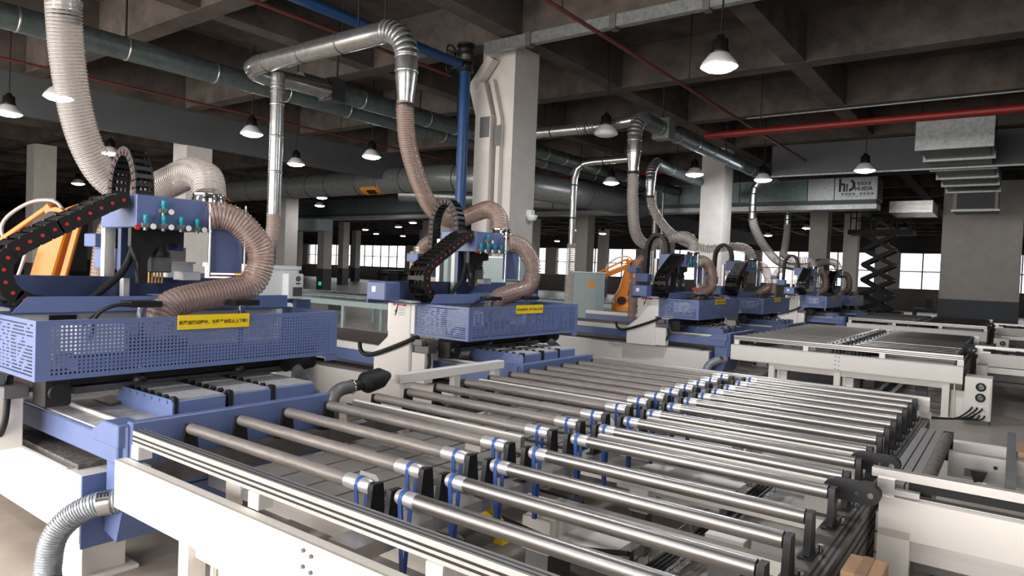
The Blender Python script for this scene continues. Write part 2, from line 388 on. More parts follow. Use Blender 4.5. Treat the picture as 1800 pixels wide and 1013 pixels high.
drop('drop_pipe', 'silver drop pipe with dark ribbed elbow over the third machine', -6.0, 11.85, 3.86, 4.96, .3, [(-6.05, 12.35, 4.96)], d=(0, 1, 0))
cp = round_duct('cross_pipe', 'silver pipe crossing from behind the central column to the third machine', [(-9.9, 11.95, 4.86), (-6.9, 11.95, 4.84), (-6.05, 12.1, 4.94)], .11, [.2, .5, .72], 'galvanised_bright', 'duct_band')
for k in range(6): MB().tube([(-7.3+.07*k-.02, 11.95, 4.843), (-7.3+.07*k, 11.95, 4.843), (-7.3+.07*k+.02, 11.95, 4.843)], [.11, .122, .11], 18, False).build('elbow_rib', 'galvanised', cp)
drop('drop_pipe', 'shorter silver drop pipe feeding the fourth machine', -7.4, 15.6, 3.86, 4.75, .3, [(-7.45, 16.05, 4.75)], r=.115, d=(0, 1, 0))
v2 = round_duct('vertical_pipe', 'thin upright silver pipe with bent top right of the central column', [(-9.5, 15.4, 2.65), (-9.5, 15.4, 4.45), (-9.42, 15.42, 4.68), (-9.2, 15.45, 4.8), (-8.0, 15.55, 4.84)], .085, [.2, .45, .62, .8], 'galvanised_bright', 'duct_band')
hose('flexible_hose', 'pale straight tube below the thin bent pipe', [(-9.5, 15.4, 2.67), (-9.5, 15.38, 2.2), (-9.5, 15.36, 1.35), (-9.5, 15.36, .03)], .115, .05, 'hose_skin_pale', 'hose_wire_pale')
for (x, y, z, lb) in ((-6.5, 20.82, 3.75, 'silver drop pipe beside the glaring lamp'), (-6.6, 25.12, 3.9, 'small dark drop pipe hanging below the far duct')):
    p = round_duct('drop_pipe', lb, [(x, y, z), (x, y, 4.55), (x+.06, y, 4.8), (x+.35, y, 4.95)], .11, [.15, .3, .55, .7], 'galvanised_bright', 'duct_band'); rods(p, [(x+.3, y, 4.95)])
v3 = round_duct('vertical_pipe', 'slim twin pipe standing behind the fourth machine', [(-10.3, 22.2, .0), (-10.3, 22.2, 4.9)], .09, [.5, .7, .9], 'galvanised'); MB().cyl((-10.1, 22.35, 0), (-10.1, 22.35, 4.9), .05, 10).build('side_pipe', 'galvanised', v3)
BD = round_duct('main_duct', 'very wide grey duct crossing behind the machines with orange tags', [(-34, 16.35, 4.82), (-15, 16.35, 4.82), (-13.6, 16.6, 4.74), (-12.5, 17.5, 4.6), (-11.7, 19, 4.5), (-11.4, 21, 4.48), (-11.4, 23.3, 4.48)], .43, [.06, .1, .16, .24, .3, .36, .4, .44, .48, .54, .58, .62, .7, .78, .86, .93], 'galvanised', 'duct_band', n=28)
rods(BD, [(-27, 16.35, 5.2), (-22, 16.35, 5.2), (-17.5, 16.35, 5.2)])
for (x, y, nx, ny) in ((-18.2, 16.35, 0, -1), (-27.6, 16.35, 0, -1)):
    pts = []
    for a in (-150, -135, -120, -105, -90): r = math.radians(a); pts.append((math.cos(r)*.44, math.sin(r)*.44))
    mb = MB(); vs = [(x-.45, y+a, 4.82+b) for a, b in pts]+[(x+.45, y+a, 4.82+b) for a, b in pts]
    mb.add(vs, [(i, i+1, i+6, i+5) for i in range(4)]); tg = mb.build('warning_tag', 'orange_tag', BD, solid=.01)
    vs = [(x-.2, y+a*1.02, 4.82+b*1.02) for a, b in pts[1:4]]+[(x+.25, y+a*1.02, 4.82+b*1.02) for a, b in pts[1:4]]
    MB().add(vs, [(0, 1, 4, 3), (1, 2, 5, 4)]).build('tag_mark', 'ink_black', BD, solid=.004)
round_duct('branch_duct', 'sloping branch duct under the wide main duct', [(-17.6, 16.9, 4.45), (-13.4, 19.6, 4.35), (-12.6, 20.2, 4.35)], .26, [.2, .5, .75, .9], 'galvanised', 'duct_band')
# rectangular trunk duct with the company panel
rd = empty('rectangular_duct', (-18, 24, 4.2), 'long rectangular sheet-metal duct carrying the company sign', 'duct')
edges = [-34.2]+[-34.2+2.2*k for k in range(1, 14)]+[-4.79, -3.56]
for a, b in zip(edges, edges[1:]): MB().box(a+.012, b-.012, 23.5, 24.6, 4.55, 5.25).build('duct_panel', 'galvanised_green' if b < -5 else 'galvanised', rd)
MB().box(-34.2, -3.6, 23.56, 24.5, 4.4, 4.55).build('duct_recess', 'duct_band', rd)
MB().box(-34.2, -3.56, 23.45, 24.2, 4.25, 4.4).build('cable_tray', 'galvanised', rd)
rods(rd, [(x, 24, 5.25) for x in (-32, -26, -20, -14, -8, -4.2)])
MB().box(-33, -29.4, 22.4, 23.44, 3.6, 4.2).build('branch_box', 'teal_paint', rd); MB().box(-33, -29.4, 22.9, 23.44, 4.2, 4.26).build('branch_neck', 'galvanised', rd)
sg = MB().box(-4.75, -3.6, 23.47, 23.498, 4.58, 5.22).build('sign_panel', 'galvanised', rd)
mk = MB()
mk.prism([(0, 0), (.07, 0), (.07, .2), (.13, .2), (.13, 0), (.19, 0), (.19, .24), (.15, .27), (.07, .27), (.07, .42), (0, .42)], (-4.66, 23.464, 4.8), X, Z, Y*.004)
mk.prism([(.22, 0), (.26, 0), (.26, .25), (.22, .25)], (-4.66, 23.464, 4.8), X, Z, Y*.004)
arc = [(.28+.2*math.cos(a), .2+.2*math.sin(a)) for a in [math.radians(-85+19*k) for k in range(9)]]; arc2 = [(.28+.12*math.cos(a), .2+.12*math.sin(a)) for a in [math.radians(-85+19*k) for k in range(9)]][::-1]
mk.prism(arc+arc2, (-4.66, 23.464, 4.8), X, Z, Y*.004)
mk.build('sign_logo', 'ink_black', sg)
text('sign_letters', 'HUIDA', .16, (-3.95, 23.468, 4.83), X, Z, 'ink_black', sg, bold=.006)
mk = MB()
for k in range(4): 
    for q in range(3): mk.box(-4.13+.1*k, -4.05+.1*k, 23.464, 23.468, 5.0+.035*q, 5.018+.035*q)
    mk.box(-4.1+.1*k, -4.085+.1*k, 23.464, 23.468, 5.0, 5.09)
for k in (0, 1, 2, 3, 5, 6, 7, 8):
    for q in range(3): mk.box(-4.58+.105*k, -4.5+.105*k, 23.464, 23.468, 4.69+.028*q, 4.704+.028*q)
    mk.box(-4.55+.105*k, -4.535+.105*k, 23.464, 23.468, 4.69, 4.76)
mk.box(-4.6, -3.7, 23.464, 23.468, 4.645, 4.652)
mk.build('sign_caption', 'ink_black', sg)
# ventilation duct at the right
ad = empty('ventilation_duct', (-1.2, 21, 4.3), 'hanging sheet-metal ventilation duct with flanges at the upper right', 'duct')
for k in range(5): MB().box(-1.83, -.58, 17+1.6*k, 18.56+1.6*k, 4.88, 5.4).build('duct_section', 'galvanised_dark', ad)
for k in range(6): MB().box(-1.9, -.5, 16.97+1.6*k, 17.03+1.6*k, 4.83, 5.45).build('flange', 'galvanised', ad)
MB().box(-1.7, -.55, 25.1, 26.2, 4.27, 5.4).build('outlet_box', 'galvanised_dark', ad)
MB().box(-1.6, -.64, 25.07, 25.1, 4.36, 4.86).build('outlet_grille', 'vent_dark', ad)
MB().box(-1.74, -.5, 25.05, 25.1, 4.27, 4.33).build('flange', 'galvanised', ad)
rods(ad, [(-1.9, 18, 4.9), (-.5, 18, 4.9), (-1.9, 22, 4.9), (-.5, 22, 4.9)], r=.012)
ad2 = empty('ventilation_duct', (-3.2, 27, 4.2), 'small bright duct cross-piece beside the wall core', 'duct')
for k in range(3): MB().box(-3.7, -2.4, 27+.7*k, 27.6+.7*k, 4.45, 4.85).build('duct_section', 'galvanised_bright', ad2)
rods(ad2, [(-3.4, 27.6, 4.8)], r=.012)
# coloured service pipes
round_duct('sprinkler_main', 'thick red pipe crossing the dark ceiling at the right', [(-5.6, 14.42, 5.0), (8.9, 14.42, 5.0)], .07, [.2, .5, .8], 'pipe_red', 'pipe_red', cat='pipe')
for x, y0, y1, z, lb in ((-8.2, -3, 9, 5.3, 'thin red pipe near the top left of the silver elbow'), (-4.75, -1, 19.6, 5.2, 'thin red pipe slanting past the bright lamp'), (-14.85, -3, 22, 5.36, 'thin red pipe behind the long spiral duct')):
    p = round_duct('sprinkler_pipe', lb, [(x, y0, z), (x, y1, z)], .028, [.3, .6], 'pipe_rust', 'pipe_rust', cat='pipe', n=10)
    rods(p, [(x, y0+(y1-y0)*k/5, z) for k in (1, 2, 3, 4)], r=.01, m='dark_iron')
round_duct('sprinkler_pipe', 'red pipe crossing behind the blue riser', [(-17.3, 22, 5.5), (-8.5, 22, 5.5)], .06, [.3, .6], 'pipe_red', 'pipe_red', cat='pipe', n=10)
round_duct('conduit', 'thin pale conduit under the right-hand beam', [(-5.2, 15.9, 5.64), (8.9, 15.9, 5.64)], .02, [], 'galvanised', cat='pipe', n=8)
bp = round_duct('water_pipe', 'blue water main with an upright riser beside the central column', [(-7.6, -3, 5.3), (-7.6, 8.55, 5.3)], .075, [.3, .6], 'pipe_blue', 'pipe_blue', cat='pipe', n=14)
bx_, by_ = -7.6, 8.7
MB().cyl((bx_, by_, 0), (bx_, by_, 5.22), .092, 18).build('riser', 'pipe_blue', bp)
for z in (5.22, 5.36, 5.5, 5.64): MB().cyl((bx_, by_, z-.018), (bx_, by_, z+.018), .15, 18).build('valve_flange', 'black_plastic', bp)
MB().cyl((bx_, by_, 5.38), (bx_, by_, 5.5), .08, 14).build('valve_neck', 'galvanised', bp)
for z in (5.29, 5.57):
    MB().lathe([(.02, -.09), (.11, -.08), (.13, 0), (.11, .08), (.02, .09)], (bx_, by_, z), 12).build('valve_body', 'black_plastic', bp)
    MB().tube([(bx_-.28, by_-.06+.11*math.cos(a), z+.11*math.sin(a)) for a in [2*math.pi*k/16 for k in range(17)]], .014, 6, False).bar((bx_-.28, by_-.16, z), (bx_-.28, by_+.04, z), .015, .015).cyl((bx_-.28, by_-.06, z), (bx_, by_, z), .02, 8).build('hand_wheel', 'black_plastic', bp)
# cable trunking on the central column and below the beam
ct = empty('cable_trunking', (-7.4, 9.1, 0), 'white cable trunking fixed to the central column, bent outward at its top', 'trunking')
MB().box(-7.62, -7.28, 9.03, 9.19, 0, 4.55).build('trunk_run', 'column_paint', ct, .006)
MB().prism([(0, 0), (.34, 0), (.16, .55), (-.18, .55)], (-7.62, 9.03, 4.55), X, Z, Y*.16).build('trunk_bend', 'column_paint', ct)
MB().box(-7.2, -7.12, 9.1, 9.19, 0, 4.45).build('trunk_run', 'column_paint', ct)
MB().prism([(0, 0), (.08, 0), (-.12, .7), (-.2, .7)], (-7.2, 9.1, 4.45), X, Z, Y*.09).build('trunk_bend', 'column_paint', ct)
MB().box(-7.5, -7.3, 9.02, 9.03, 4.15, 4.5).build('cover_plate', 'grey_cast', ct); MB().box(-7.22, -7.1, 9.09, 9.1, 4.0, 4.35).build('cover_plate', 'grey_cast', ct)
MB().prism([(0, 0), (.12, -.1), (.5, .35), (.38, .43)], (-7.75, 9.0, 5.1), X, Z, Y*.16).build('trunk_top', 'column_paint', ct)
tr = empty('cable_tray', (-5.5, 9, 5.4), 'galvanised cable tray along the beam right of the central column', 'cable tray')
for a, b in ((-7.3, -6.4), (-6.38, -4.9), (-4.88, -3.5), (-3.48, -2.0), (-1.98, 0)):
    MB().box(a, b, 8.8, 8.92, 5.5, 5.68).build('tray_section', 'galvanised', tr, .004)
for x in (-6.39, -4.89, -3.49, -1.99): MB().box(x-.05, x+.05, 8.78, 8.93, 5.47, 5.69).build('tray_joint', 'aluminium_dark', tr)
cam_box = tag(MB().lathe([(.0, -.07), (.07, -.06), (.1, 0), (.1, .03), (0, .04)], (-6.85, 9.75, 2.85), 16).box(-6.95, -6.83, 9.7, 9.8, 2.87, 2.97).build('security_camera', 'cabinet_white'), 'white security camera on the central column', 'camera')

# ================================================================ pendant lamps
def lamp_meshes(glow):
    return dict(cord=MB().tube([(0, 0, .4), (.02, 0, .9), (0, .01, 1.4), (0, 0, 1.9)], .012, 6).mesh('cord', 'black_plastic'),
                housing=MB().lathe([(.0, .4), (.05, .4), (.05, .36), (.1, .34), (.105, .22), (.115, .2), (.115, .15), (.0, .15)], (0, 0, 0), 20).mesh('housing', 'black_plastic'),
                shade=MB().lathe([(.11, .17), (.13, .16), (.215, .05), (.235, .0), (.228, .0), (.2, .05), (.1, .15)], (0, 0, 0), 28).mesh('shade', 'lamp_shade'),
                diffuser=MB().lathe([(0, -.06), (.1, -.052), (.17, -.035), (.225, .0), (0, .012)], (0, 0, 0), 28).mesh('diffuser', ('lamp_off', 'lamp_glow', 'lamp_glare')[glow]))
LM, LO, LG = lamp_meshes(1), lamp_meshes(0), lamp_meshes(2)
lamps = [((-3.175, 8.536), 'large glaring pendant lamp at the upper right'), ((-16.13, 4.86), 'pendant lamp cut by the left picture edge'), ((-13.31, 8.38), 'pendant lamp left of the upright silver pipe'),
         ((-16.16, 11.55), 'pendant lamp right beside the upright silver pipe'), ((-13.09, 11.56), 'pendant lamp between the upright silver pipe and the ribbed hose'), ((-3.01, 17.91), 'pendant lamp in front of the company sign'),
         ((-9.75, 17.88), 'pendant lamp between the thin bent pipe and the third machine hose'), ((-19.6, 8.2), 'pendant lamp beside the cable arch of the nearest machine'), ((-29.4, 11.16), 'pendant lamp above the left robot arm'),
         ((-26.6, 20.4), 'lower of two small pendant lamps under the wide duct'), ((-23.3, 17.95), 'upper of two small pendant lamps under the wide duct'), ((-13.14, 20.5), 'pendant lamp right of the central column'),
         ((-5.6, 18.7), 'glaring pendant lamp behind the right-hand duct end'), ((-6.9, 17.15), 'small pendant lamp just before the right-hand column'), ((-13.57, 4.81), 'pendant lamp half hidden by the large hose')]
lamps += [((x, y), lb) for x, y, lb in ((-3.2, -.8, 'pendant lamp above the viewer'), (-6.6, -.8, 'pendant lamp above the near loading side'), (-.6, 3.8, 'pendant lamp above the near outfeed frame'), (-3.2, 3.9, 'pendant lamp above the nearest roller table'), (.2, 8.6, 'pendant lamp right of the glaring one, outside the view'))]
far = [(-34.4, 33), (-40.5, 35.4), (-44.4, 40), (-44.2, 43), (-22.3, 40), (-22.3, 36.9), (-32, 49.5), (-12, 41.6), (-8.5, 36), (-30, 30), (-4.5, 38)]
def place_lamp(x, y, lb, M, grp, z=4.6):
    o = empty('pendant_lamp', (x, y, z), lb, 'lamp', grp)
    for k, me in M.items(): inst(k, me, (x, y, z), o)
for (x, y), lb in lamps: place_lamp(x, y, lb, LG if 'glaring pendant' in lb else LM, 'pendant lamps over the machines')
ORD = 'leftmost second third fourth fifth sixth seventh eighth ninth tenth rightmost'.split()
far.sort(key=lambda p: math.atan2(p[0], p[1]))
for k, (x, y) in enumerate(far): place_lamp(x, y, '%s of the small far pendant lamps before the bright windows%s' % (ORD[k], '' if 'most' in ORD[k] else ', counted from left'), LM, 'far pendant lamps')
place_lamp(-6.49, 11.6, 'unlit white pendant lamp below the silver cross pipe', LO, 'pendant lamps over the machines')
# ================================================================ gantry machines
Y0 = 1.475
def yy(r): return Y0+r
SIDE = ["############################..", "##########....##...#######..##..", "#########..##.##..########.#####", "#########.##..##.##########.####", "########...##.#..####....#......",
        "#######..#...##..###....###.....", "######..##.#..##.####.#####.####", "#######.#..##.#..####.###..#####", "########...#..##.####.##..######", "#######..#.##.##.####.#..#######",
        "######.###.#..#..####...###.####", "########.#.##.##..###..###...###", "#######..#.#..###.####.##..#####", "######..##.##.##..#######.######", "################################"]
FRONT = ["############################################################", "##..##..####..####..######..####..##########..####..########", "##..##..###....####....###....##..###..#####..##....########", "##......##..##..###..##.##..####..###..#####....##..########",
         "##..##..##..##..###..##.##..####......######..####..########", "##..##..###....####....###....##..##..######..####..########", "############################################################"]
SIDE = [r.ljust(32, '#')[:32] for r in SIDE]; FRONT = [r.ljust(60, '#')[:60] for r in FRONT]
def link_mesh(w, h, L):
    mb = MB()
    pl = [(-L*.56, -h*.36), (-L*.4, -h*.5), (L*.4, -h*.5), (L*.56, -h*.36), (L*.56, h*.36), (L*.4, h*.5), (-L*.4, h*.5), (-L*.56, h*.36)]
    for s in (-1, 1): mb.prism(pl, (0, s*w/2-.008, 0), X, Z, Y*.016)
    for z in (-h*.42, h*.42): mb.bar((0, -w/2, z), (0, w/2, z), L*.55, h*.1)
    mb.cyl((0, w/2+.012, 0), (0, w/2-.012, 0), h*.11, 8, 1); mb.cyl((0, -w/2-.012, 0), (0, -w/2+.012, 0), h*.11, 8, 1)
    return mb.mesh('link', ['black_plastic', 'red_bolt'])
def chain(parent, pts, width_axis, w, h, L, cables=3):
    """pts: centre line; width_axis: unit vector across the chain"""
    P = resample(catmull(pts, .02), L); wa = Vector(width_axis); mb = MB()
    for k in range(cables): mb.tube([p+wa*w*(-.25+.5*k/max(1, cables-1)) for p in P], h*.15, 6)
    ch = mb.build('cable_chain', 'black_rubber', parent); me = link_mesh(w, h, L)
    for a, b in zip(P, P[1:]):
        d = (b-a).normalized(); z = d.cross(wa).normalized(); R = Matrix((d, wa, z)).transposed().to_quaternion()
        inst('link', me, (a+b)/2, ch, R)
    return ch
def slatmesh(x0, x1, y0, y1, parent):
    b = MB().box(x0, x1, y0, y1, .87, .996).build('slat_box', 'blue_paint', parent, .006)
    MB().box(x0+.002, x1-.012, y0+.012, y1-.012, .996, 1.006).build('felt_top', 'dusty_plate', b)
    tm = MB().tube([(0, -.014, 0), (0, .014, 0)], .016, 8).mesh('bristle', 'black_rubber')
    for k in range(7): inst('bristle', tm, (x1-.05-(x1-x0-.1)*k/6, y0-.008, 1.003), b)
    MB().box(x1-.03, x1+.006, y0-.03, y0-.006, .87, 1.02).build('corner_guard', 'black_rubber', b)
    return b
def make_machine():
    m = empty('gantry_machine', (-5.0, yy(1.0), 0))
    # base beams with rails and feet
    for a, b in ((.19, .49), (1.6, 1.9)):
        be = MB().box(-9.0, -4.25, yy(a), yy(b), .22, .62).build('base_beam', 'cream_paint', m, .008)
        MB().box(-8.98, -4.4, yy(a)+.04, yy(b)-.02, .62, .65).build('guide_rail', 'dusty_rail', be)
        MB().box(-8.98, -4.45, yy(a)+.0, yy(a)+.05, .62, .635).build('chip_strip', 'aluminium', be)
        for x in (-4.42, -6.6, -8.8):
            f = MB().box(x-.13, x+.13, yy(a)+.03, yy(b)-.03, .02, .22).box(x-.2, x+.2, yy(a)-.02, yy(b)+.02, 0, .02).build('foot', 'cream_paint', m)
            MB().cyl((x-.16, yy(a)+.0, .02), (x-.16, yy(a)+.0, .1), .012, 8).cyl((x-.16, yy(a), .02), (x-.16, yy(a), .045), .024, 6).build('anchor_bolt', 'dark_iron', f)
    MB().box(-4.252, -4.235, yy(.19), yy(.49), .2, .62).build('beam_end_cap', 'blue_paint', m)
    # bed
    MB().box(-9.0, -4.0, yy(.27), yy(1.70), .72, .868).build('bed_frame', 'blue_paint', m, .008)
    MB().box(-9.0, -5.75, yy(.33), yy(1.65), .868, .91).build('board_table', 'brown_board', m)
    MB().box(-9.0, -5.75, yy(.27), yy(.33), .868, .95).build('table_edge', 'cream_paint', m)
    MB().box(-5.72, -4.0, yy(.30), yy(1.70), .868, .878).build('bed_plate', 'dusty_plate', m)
    MB().box(-5.2, -4.3, yy(.42), yy(.437), .878, .9).build('light_strip', 'white_paint', m)
    MB().box(-4.0, -3.935, yy(.32), yy(1.72), .55, .962).build('front_plate', 'blue_paint', m, .006)
    MB().prism([(-4.3, .82), (-3.97, .82), (-3.97, .95), (-4.16, .95), (-4.3, .88)], (0, yy(.26), 0), X, Z, Y*.14).build('corner_bracket', 'blue_paint', m, .006)
    MB().box(-4.2, -3.96, yy(.30), yy(.42), .48, .94).build('suction_channel', 'blue_paint', m, .01)
    MB().prism([(-4.2, .53), (-3.96, .53), (-4.05, .26), (-4.2, .29)], (0, yy(.3), 0), X, Z, Y*.7).build('suction_hopper', 'blue_paint', m)
    # slat boxes with bristles
    for a, b in ((.715, 1.04), (1.09, 1.385), (1.415, 1.755)): slatmesh(-4.86, -4.2, yy(a), yy(b), m)
    fl = MB().prism([(-4.98, 0), (-4.19, 0), (-4.19, .11), (-4.21, .135), (-4.9, .135)], (0, yy(.675), .87), X, Z, Y*.012).build('side_flap', 'blue_paint', m)
    rm = MB().tube([(0, -.006, 0), (0, .0, 0)], .011, 8).mesh('rivet', 'blue_paint')
    for k in range(7): inst('rivet', rm, (-4.86+.1*k, yy(.675), .985), fl)
    MB().bar((-5.0, yy(.6), .885), (-5.0, yy(.72), .9), .25, .012).build('ramp_plate', 'aluminium_dark', m)
    # pressing beam below the guard
    MB().box(-5.08, -4.9, yy(.3), yy(2.12), 1.03, 1.13).build('press_beam', 'dark_iron', m, .01)
    MB().box(-5.0, -4.87, yy(.38), yy(2.1), .985, 1.03).build('press_bar', 'aluminium_dark', m)
    cl = MB().box(-4.98, -4.8, yy(.18), yy(.34), .93, 1.12).build('end_clamp', 'dark_iron', m, .012); MB().cyl((-4.8, yy(.26), 1.02), (-4.76, yy(.26), 1.02), .06, 12).build('clamp_knob', 'black_plastic', cl)
    # guard
    g = MB().box(-5.2, -4.4, yy(0), yy(.004), 1.165, 1.172).box(-4.43, -4.398, yy(0), yy(2.11), 1.165, 1.17).box(-4.43, -4.4, yy(0), yy(2.11), 1.505, 1.51).box(-5.2, -4.4, yy(2.106), yy(2.11), 1.165, 1.51)
    g.box(-4.41, -4.398, yy(2.0), yy(2.11), 1.12, 1.17)
    g = g.build('guard_frame', 'blue_paint', m)
    gf = MB().perf((-4.4, yy(0), 1.165), Y, Z, 83, 13, .0237, .0227, lambda i, j: 1, .071, .025, .31).build('guard_front', 'blue_paint', g, solid=.003)
    gs = MB().perf((-5.2, yy(0), 1.165), X, Z, 32, 15, .0225, .0205, lambda i, j: 2 if SIDE[14-j][i] == '#' else 0, .04, .019).build('guard_side', 'blue_paint', g, solid=.003)
    st = MB().box(-4.397, -4.39, yy(.80), yy(1.315), 1.425, 1.52).build('warning_sign', 'sign_yellow', m)
    text('sign_text', '机器运行过程中，升降平台禁止上下料！', .0284, (-4.3895, yy(1.062), 1.46), Y, Z, 'ink_black', st, bold=.0007)
    for r in (.70, 1.43):
        rod = MB().tube([(-4.68, yy(r), 1.09), (-4.68, yy(r), 1.44), (-4.68, yy(r), 1.441), (-4.68, yy(r), 1.56)], [.014, .014, .03, .03], 14).build('lift_rod', 'chrome', m)
        MB().box(-4.76, -4.6, yy(r)-.1, yy(r)+.1, 1.56, 1.6).build('rod_cap', 'black_plastic', rod); MB().lathe([(0, .06), (.02, .06), (.035, .03), (.05, 0), (0, 0)], (-4.68, yy(r), 1.06), 12).build('rod_foot', 'black_plastic', rod)
    tb = MB()
    tb.tube(catmull([(-4.62, yy(.62), 1.58), (-4.64, yy(.5), 1.57), (-4.68, yy(.42), 1.5), (-4.7, yy(.4), 1.35)], .03), .012, 6).tube(catmull([(-4.66, yy(.62), 1.59), (-4.7, yy(.48), 1.55), (-4.74, yy(.38), 1.45), (-4.74, yy(.36), 1.3)], .03), .008, 6)
    tb.build('air_tube', 'black_rubber', m)
    # crossbeam and posts
    MB().box(-5.55, -5.14, yy(-.02), yy(2.2), 1.18, 1.5).build('cross_beam', 'white_paint', m)
    MB().box(-5.138, -5.12, yy(.32), yy(.48), 1.42, 1.48).build('bracket', 'dark_iron', m)
    for r in (-.03, 2.1):
        p = MB().prism([(-5.51, 1.53), (-5.20, 1.53), (-5.19, 1.5), (-5.19, .645), (-5.75, .645), (-5.75, .95), (-5.54, 1.12)], (0, yy(r), 0), X, Z, Y*.16).build('gantry_post', 'cream_paint', m, .01)
        if r < 0:
            lb = MB().box(-5.46, -5.26, yy(r)-.003, yy(r), 1.47, 1.508).build('danger_label', 'ink_red', p)
            text('label_text', '危险', .032, (-5.34, yy(r)-.003, 1.475), X, Z, 'white_paint', lb); MB().prism([(0, 0), (.03, 0), (.015, .026)], (-5.43, yy(r)-.005, 1.475), X, Z, Y*.002).build('triangle', 'white_paint', lb)
            pk = MB().prism([(0, .0), (.015, .005), (.035, .05), (.04, .09), (.05, .1), (.03, .105), (.015, .06), (-.01, .05), (.012, .04)], (-5.43, yy(r)-.004, 1.36), X, Z, Y*.003)
            for q in range(4): pk.box(-5.37, -5.28+.01*(q % 2), yy(r)-.003, yy(r)-.001, 1.372+.022*q, 1.376+.022*q)
            pk.build('pictogram', 'ink_black', lb)
            MB().tube(catmull([(-5.95, yy(-.06), 1.02), (-5.93, yy(-.06), .93), (-5.82, yy(-.06), .89), (-5.65, yy(-.06), .93), (-5.4, yy(-.06), 1.02), (-5.2, yy(-.05), 1.1), (-5.1, yy(.02), 1.16)], .04), .024, 8).tube(catmull([(-5.1, yy(.1), 1.1), (-4.98, yy(.05), .98), (-4.95, yy(.03), .85), (-5.02, yy(.02), .74), (-5.15, yy(.02), .72)], .04), .018, 8).build('power_cable', 'black_rubber', p)
            MB().box(-5.19, -4.99, yy(.0), yy(.14), .66, .98).build('carriage_box', 'cream_paint', m, .006); MB().box(-5.19, -4.96, yy(.02), yy(.16), .98, 1.06).box(-5.16, -5.02, yy(-.02), yy(.05), 1.06, 1.13).build('carriage_clamp', 'grey_cast', m, .006)
    # cable trough on top of the gantry
    MB().box(-5.5, -4.99, yy(-.14), yy(2.05), 1.5, 1.512).box(-5.52, -5.5, yy(-.36), yy(2.05), 1.5, 1.735).build('cable_trough', 'blue_darkened', m)
    MB().prism([(.06, 0), (2.05, 0), (2.05, .112), (.15, .112)], (-4.99, yy(0), 1.502), Y, Z, X*-.012).build('trough_lip', 'blue_paint', m)
    eb = MB().box(-5.5, -5.22, yy(-.38), yy(-.16), 1.535, 1.73).build('end_box', 'blue_paint', m, .012); MB().box(-5.42, -5.36, yy(-.384), yy(-.38), 1.62, 1.68).build('end_label', 'white_paint', eb)
    MB().box(-5.25, -5.0, yy(1.0), yy(1.34), 1.61, 1.616).build('lip_plate', 'blue_paint', m)
    # head
    hb = MB().box(-5.55, -5.0, yy(.795), yy(1.33), 2.1, 2.335).build('head_box', 'blue_paint', m, .006)
    rg = MB().lathe([(0, .062), (.017, .062), (.019, .055), (.019, .02), (.014, .014), (.014, .0)], (0, 0, 0), 12).mesh('pressure_regulator', 'teal_plastic')
    gg = MB().cyl((0, 0, 0), (.014, 0, 0), .021, 14).mesh('gauge', 'gauge_face'); ring = MB().tube([(.0, 0, 0), (.012, 0, 0)], .025, 14, False).mesh('gauge_rim', 'black_plastic')
    bd = MB().box(-.02, .02, -.028, .028, -.03, 0).cyl((0, 0, 0), (0, 0, -.05), .014, 10).mesh('valve_block', 'galvanised')
    for r, z in ((.974, 2.255), (.849, 2.142), (.977, 2.145), (1.106, 2.147), (1.228, 2.143)):
        q = inst('pressure_regulator', rg, (-4.97, yy(r), z-.01), m); inst('gauge', gg, (-4.945, yy(r)+.036, z-.03), q); inst('gauge_rim', ring, (-4.945, yy(r)+.036, z-.03), q); inst('valve_block', bd, (-4.975, yy(r), z-.01), q)
    MB().cyl((-4.995, yy(.8), 2.1), (-4.975, yy(.8), 2.1), .018, 10).build('red_button', 'red_bolt', m)
    MB().prism([(0, 0), (.16, 0), (.2, .12), (.3, .22), (.42, .24), (.42, .4), (0, .4)], (-5.3, yy(.83), 1.73), Y, Z, X*-.05).build('head_bracket', 'blue_darkened', m)
    MB().prism([(0, .4), (0, .22), (.05, .1), (.06, -.05), (.12, -.05), (.12, .12), (.2, .24), (.36, .26), (.36, .4)], (-5.12, yy(.82), 1.75), Y, Z, X*-.05).build('head_bracket', 'black_plastic', m)
    MB().cyl((-5.2, yy(1.06), 1.94), (-5.2, yy(1.06), 2.1), .06, 16).tube([(-5.2, yy(1.06), 1.9), (-5.2, yy(1.06), 1.94)], .075, 16).build('spindle_motor', 'black_plastic', m)
    MB().box(-5.35, -5.15, yy(.985), yy(1.135), 1.78, 1.9).build('gear_housing', 'grey_cast', m, .008)
    nm = MB().cyl((0, 0, 0), (0, 0, .09), .009, 8).mesh('nozzle', 'brass')
    for k in range(5): inst('nozzle', nm, (-5.22, yy(1.0+.024*k), 1.70), m)
    MB().box(-5.66, -5.6, yy(.84), yy(.92), 1.5, 2.25).build('lift_column', 'aluminium', m, .004)
    MB().box(-5.47, -5.41, yy(.9), yy(.95), 1.5, 2.1).build('lift_column', 'white_paint', m, .004)
    MB().tube(catmull([(-5.25, yy(.9), 2.1), (-5.22, yy(.88), 1.95), (-5.2, yy(.8), 1.78), (-5.2, yy(.66), 1.64), (-5.22, yy(.55), 1.54)], .03), .026, 10).build('power_cable', 'black_rubber', m)
    wb = MB().box(-5.62, -5.4, yy(1.22), yy(1.44), 1.735, 1.86).build('chip_bin', 'white_paint', m, .008); MB().box(-5.63, -5.39, yy(1.21), yy(1.45), 1.85, 1.865).build('bin_rim', 'white_paint', wb)
    MB().box(-5.4, -5.25, yy(1.27), yy(1.42), 1.72, 1.79).build('drive_cover', 'cabinet_white', m, .006); MB().box(-5.75, -5.55, yy(1.25), yy(1.45), 1.86, 1.98).build('tool_housing', 'aluminium', m)
    MB().box(-5.5, -5.3, yy(1.06), yy(1.3), 1.95, 2.1).build('head_panel', 'blue_darkened', m)
